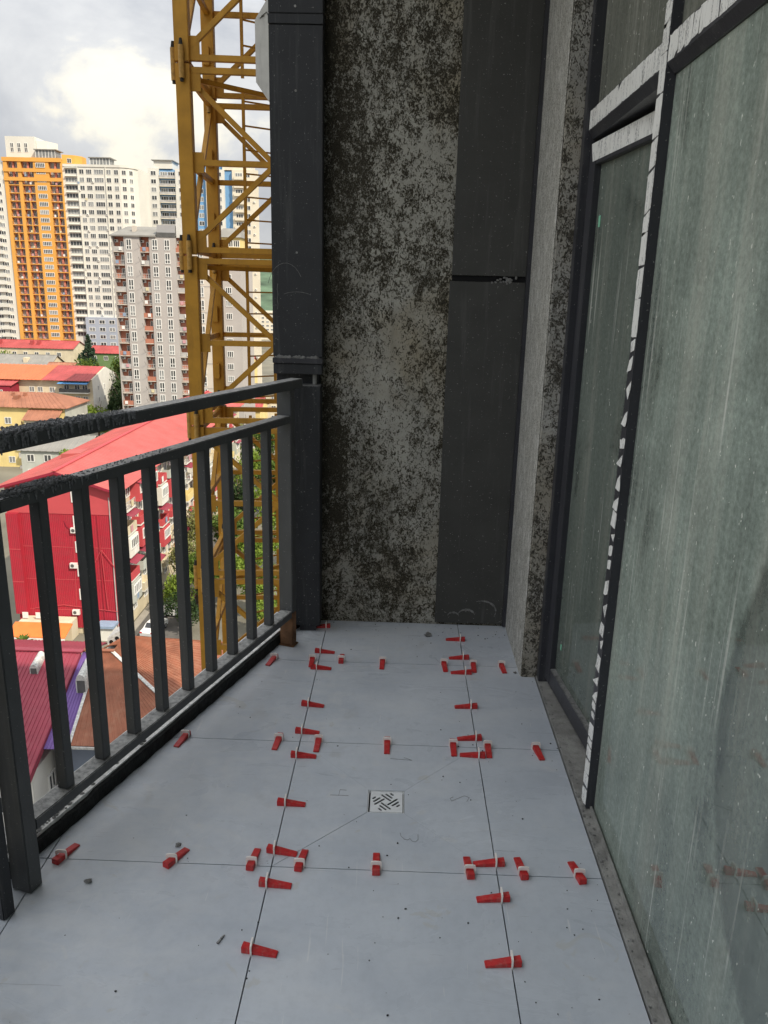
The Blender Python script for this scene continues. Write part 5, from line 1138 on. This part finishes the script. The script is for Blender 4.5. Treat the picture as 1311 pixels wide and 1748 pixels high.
# ================================================================== parked cars
def car(mat, x, y, rz, lab):
    t = thing('parked_car', lab, 'car', (x, y, GZ+.02), 'cars parked along the street', rotz=R(rz))
    prof = [(-2.15, .35), (-2.2, .75), (-2.05, .95), (-1.2, 1.02), (-.65, 1.45), (.75, 1.47), (1.45, 1.05), (2.05, .98), (2.15, .6), (2.1, .35)]; b = MB(); n = len(prof)
    for sx, k in ((-.86, 1), (-.80, 0), (.80, 0), (.86, 1)):
        for yy, z in prof: b.v.append((sx*(1 if z < 1.1 else .84), yy, z-(.0 if k == 0 else .03)))
    for r_ in range(3): b.f += [(r_*n+i, r_*n+(i+1) % n, (r_+1)*n+(i+1) % n, (r_+1)*n+i) for i in range(n)]
    b.f += [tuple(range(n)), tuple(range(4*n-1, 3*n-1, -1))]; b.mi = [0]*len(b.f); b.build('body', mat, t, world=False)
    MB().hexa([(-.66, -1.22, 1.03), (.66, -1.22, 1.03), (.62, -.70, 1.43), (-.62, -.70, 1.43)], [(-.66, -1.20, 1.06), (.66, -1.20, 1.06), (.62, -.68, 1.46), (-.62, -.68, 1.46)]).build('rear_window', 'car_glass', t, world=False)
    MB().hexa([(-.66, 1.46, 1.06), (.66, 1.46, 1.06), (.62, .80, 1.46), (-.62, .80, 1.46)], [(-.66, 1.44, 1.09), (.66, 1.44, 1.09), (.62, .78, 1.49), (-.62, .78, 1.49)]).build('windscreen', 'car_glass', t, world=False)
    for s in (-1, 1):
        MB().hexa([(s*.745, -1.0, 1.06), (s*.80, -1.0, 1.04), (s*.80, 1.25, 1.06), (s*.745, 1.25, 1.06)], [(s*.67, -.62, 1.38), (s*.725, -.62, 1.38), (s*.725, .72, 1.40), (s*.67, .72, 1.40)]).build('side_window', 'car_glass', t, world=False)
        MB().box(s*.70-.14, s*.70+.14, -2.22, -2.14, .72, .88).build('tail_lamp', 'lamp_red', t, world=False); MB().box(s*.66-.16, s*.66+.16, 2.08, 2.17, .68, .84).build('headlight', 'lamp_clear', t, world=False)
        for yy in (-1.35, 1.35): wv = MB().cyl((s*.70, yy, .32), (s*.89, yy, .32), .32, 14).build('wheel', 'tyre', t, world=False); MB().cyl((s*.06, 0, .32), (s*.108, 0, .32), .18, 10).build('rim', 'car_silver', wv, world=False)
car('car_white', -29.6, 88.6, -8, 'white saloon car parked beside the red block'); car('car_dark', -29.3, 98.6, 78, 'dark red car parked farther along the street'); car('car_white', -28.2, 93.8, 84, 'white car half hidden under the green tree'); car('car_silver', -28.3, 118, 4, 'silver car far down the street'); car('car_dark', -26.6, 135, 4, 'dark car at the far end of the street')

# ================================================================== tower crane mast
SEC = 2.42; MW, MD, LG = 2.40, 2.13, .19
cr_ = thing('tower_crane_mast', 'amber yellow lattice tower crane mast with ladder just outside the railing', 'crane', (-3.02, 11.59, GZ), rotz=R(4.0))
JZ0 = 4.30-GZ-SEC*18
leg_me = MB().box(-LG/2, LG/2, -LG/2, LG/2, .012, SEC-.012).mesh('leg', 'crane_yellow', bevel=.008)
collar = MB().box(-LG/2-.012, LG/2+.012, -LG/2-.012, LG/2+.012, 0, .16).mesh('collar', 'crane_yellow', bevel=.006)
def bar_me(p, q, w, nm, mat='crane_yellow', h=None): return MB().bar(p, q, w, h or w).mesh(nm, mat, bevel=.004)
pinb = MB(); pinb.cyl((0, 0, -.20), (0, 0, .19), .038, 12); pinb.m = 1; pinb.cyl((0, 0, .19), (0, 0, .27), .030, 10, .018); pinb.cyl((0, 0, -.24), (0, 0, -.20), .026, 8); pin_me = pinb.mesh('connector_pin', ['crane_pin', 'dark_rubber'])
gus = MB().box(0, .13, -.012, .012, -.13, .13).mesh('gusset', 'crane_yellow'); lug = MB().box(-.05, .05, -.06, 0, -.13, .13).mesh('climbing_lug', 'crane_yellow', bevel=.006)
i0 = LG/2
faces = [((i0, 0), (MW-i0, 0)), ((i0, MD), (MW-i0, MD)), ((0, i0), (0, MD-i0)), ((MW, i0), (MW, MD-i0))]
hz = []; dg_ = []
for fi, ((xa, ya), (xb, yb)) in enumerate(faces):
    for z in (.075, SEC/2, SEC-.075): hz.append(bar_me((xa, ya, z), (xb, yb, z), .072, 'horizontal', h=.078))
    o = -.03 if fi in (0,) else .0
    dg_.append(bar_me((xa, ya, .20), (xb, yb, SEC-.20), .07, 'diagonal')); 
    if fi > 1: continue
    dd_ = .045; ox, oy = (0, dd_) if fi < 2 else (dd_, 0)
    dg_.append(bar_me((xa+ox, ya+oy, SEC-.20), (xb+ox, yb+oy, .20), .07, 'diagonal'))
plan = bar_me((.08, .08, SEC-.16), (MW-.08, MD-.08, SEC-.16), .06, 'plan_brace')
lad = MB(); lx0, lx1, ly = .62, 1.02, 1.30
for x in (lx0, lx1): lad.bar((x, ly+(.25 if x == lx1 else 0), .15), (x, ly+(.25 if x == lx1 else 0), SEC-.05), .045)
for k in range(7): lad.bar((lx0, ly, .25+.335*k), (lx1, ly+.25, .25+.335*k), .022)
lad_me = lad.mesh('ladder', 'crane_yellow')
for s in range(-1, 21):
    zb = JZ0+SEC*s
    if zb < -.5: continue
    detail = 12 <= s <= 19
    if detail:
        for x, y in ((0, 0), (MW, 0), (0, MD), (MW, MD)):
            put('leg', leg_me, cr_, (x, y, zb), world=False); 
        for h_ in hz: put('horizontal', h_, cr_, (0, 0, zb), world=False)
        for d_ in dg_: put('diagonal', d_, cr_, (0, 0, zb), world=False)
        put('plan_brace', plan, cr_, (0, 0, zb), world=False); put('ladder', lad_me, cr_, (0, 0, zb), world=False)
        for x, y in ((0, -LG/2-.039), (-LG/2-.039, 0.02), (0, MD-LG/2-.039), (MW, -LG/2-.039)): put('connector_pin', pin_me, cr_, (x, y, zb), world=False)
        for z in (.20, SEC-.20): put('gusset', gus, cr_, (LG/2, -.02, zb+z), world=False); put('gusset', gus, cr_, (LG/2, MD-.02, zb+z), world=False)
        put('gusset', gus, cr_, (LG/2, -.022, zb+SEC/2), world=False)
        for z in (.60, 1.55): put('climbing_lug', lug, cr_, (-.02, MD-LG/2, zb+z), world=False)
    else:
        b = MB()
        for x, y in ((0, 0), (MW, 0), (0, MD), (MW, MD)): b.box(x-LG/2, x+LG/2, y-LG/2, y+LG/2, .001, SEC)
        for (xa, ya), (xb, yb) in faces:
            for z in (.1, SEC/2, SEC-.1): b.bar((xa, ya, z), (xb, yb, z), .075)
            b.bar((xa, ya, .2), (xb, yb, SEC-.2), .07)
        put('mast_section', b.mesh('mast_section', 'crane_yellow'), cr_, (0, 0, zb), world=False)
wb = thing('white_cabinet', 'pale sheet-metal box with cut-off corners hung on the mast beside the column', 'cabinet', (-1.4, 11.2, 3.7))
MB().extr([(-1.952, 11.0, 4.66), (-1.95, 11.0, 3.965), (-1.80, 11.0, 3.76), (-0.95, 11.0, 3.76), (-0.82, 11.0, 3.96), (-0.82, 11.0, 4.66), (-0.98, 11.0, 4.90), (-1.79, 11.0, 4.90)], (0, .42, 0)).build('casing', 'white_box', wb)
MB().bar((-1.5, 11.42, 4.2), (-1.5, 11.5, 4.2), .1).build('bracket', 'crane_yellow', wb)
for a, b_ in (((-1.87, 4.70), (-1.80, 4.75)), ((-1.80, 4.75), (-1.78, 4.70)), ((-1.89, 4.68), (-1.83, 4.71))): MB().bar((a[0], 10.997, a[1]), (b_[0], 10.997, b_[1]), .012, .004).build('painted_mark', 'dark_rubber', wb)
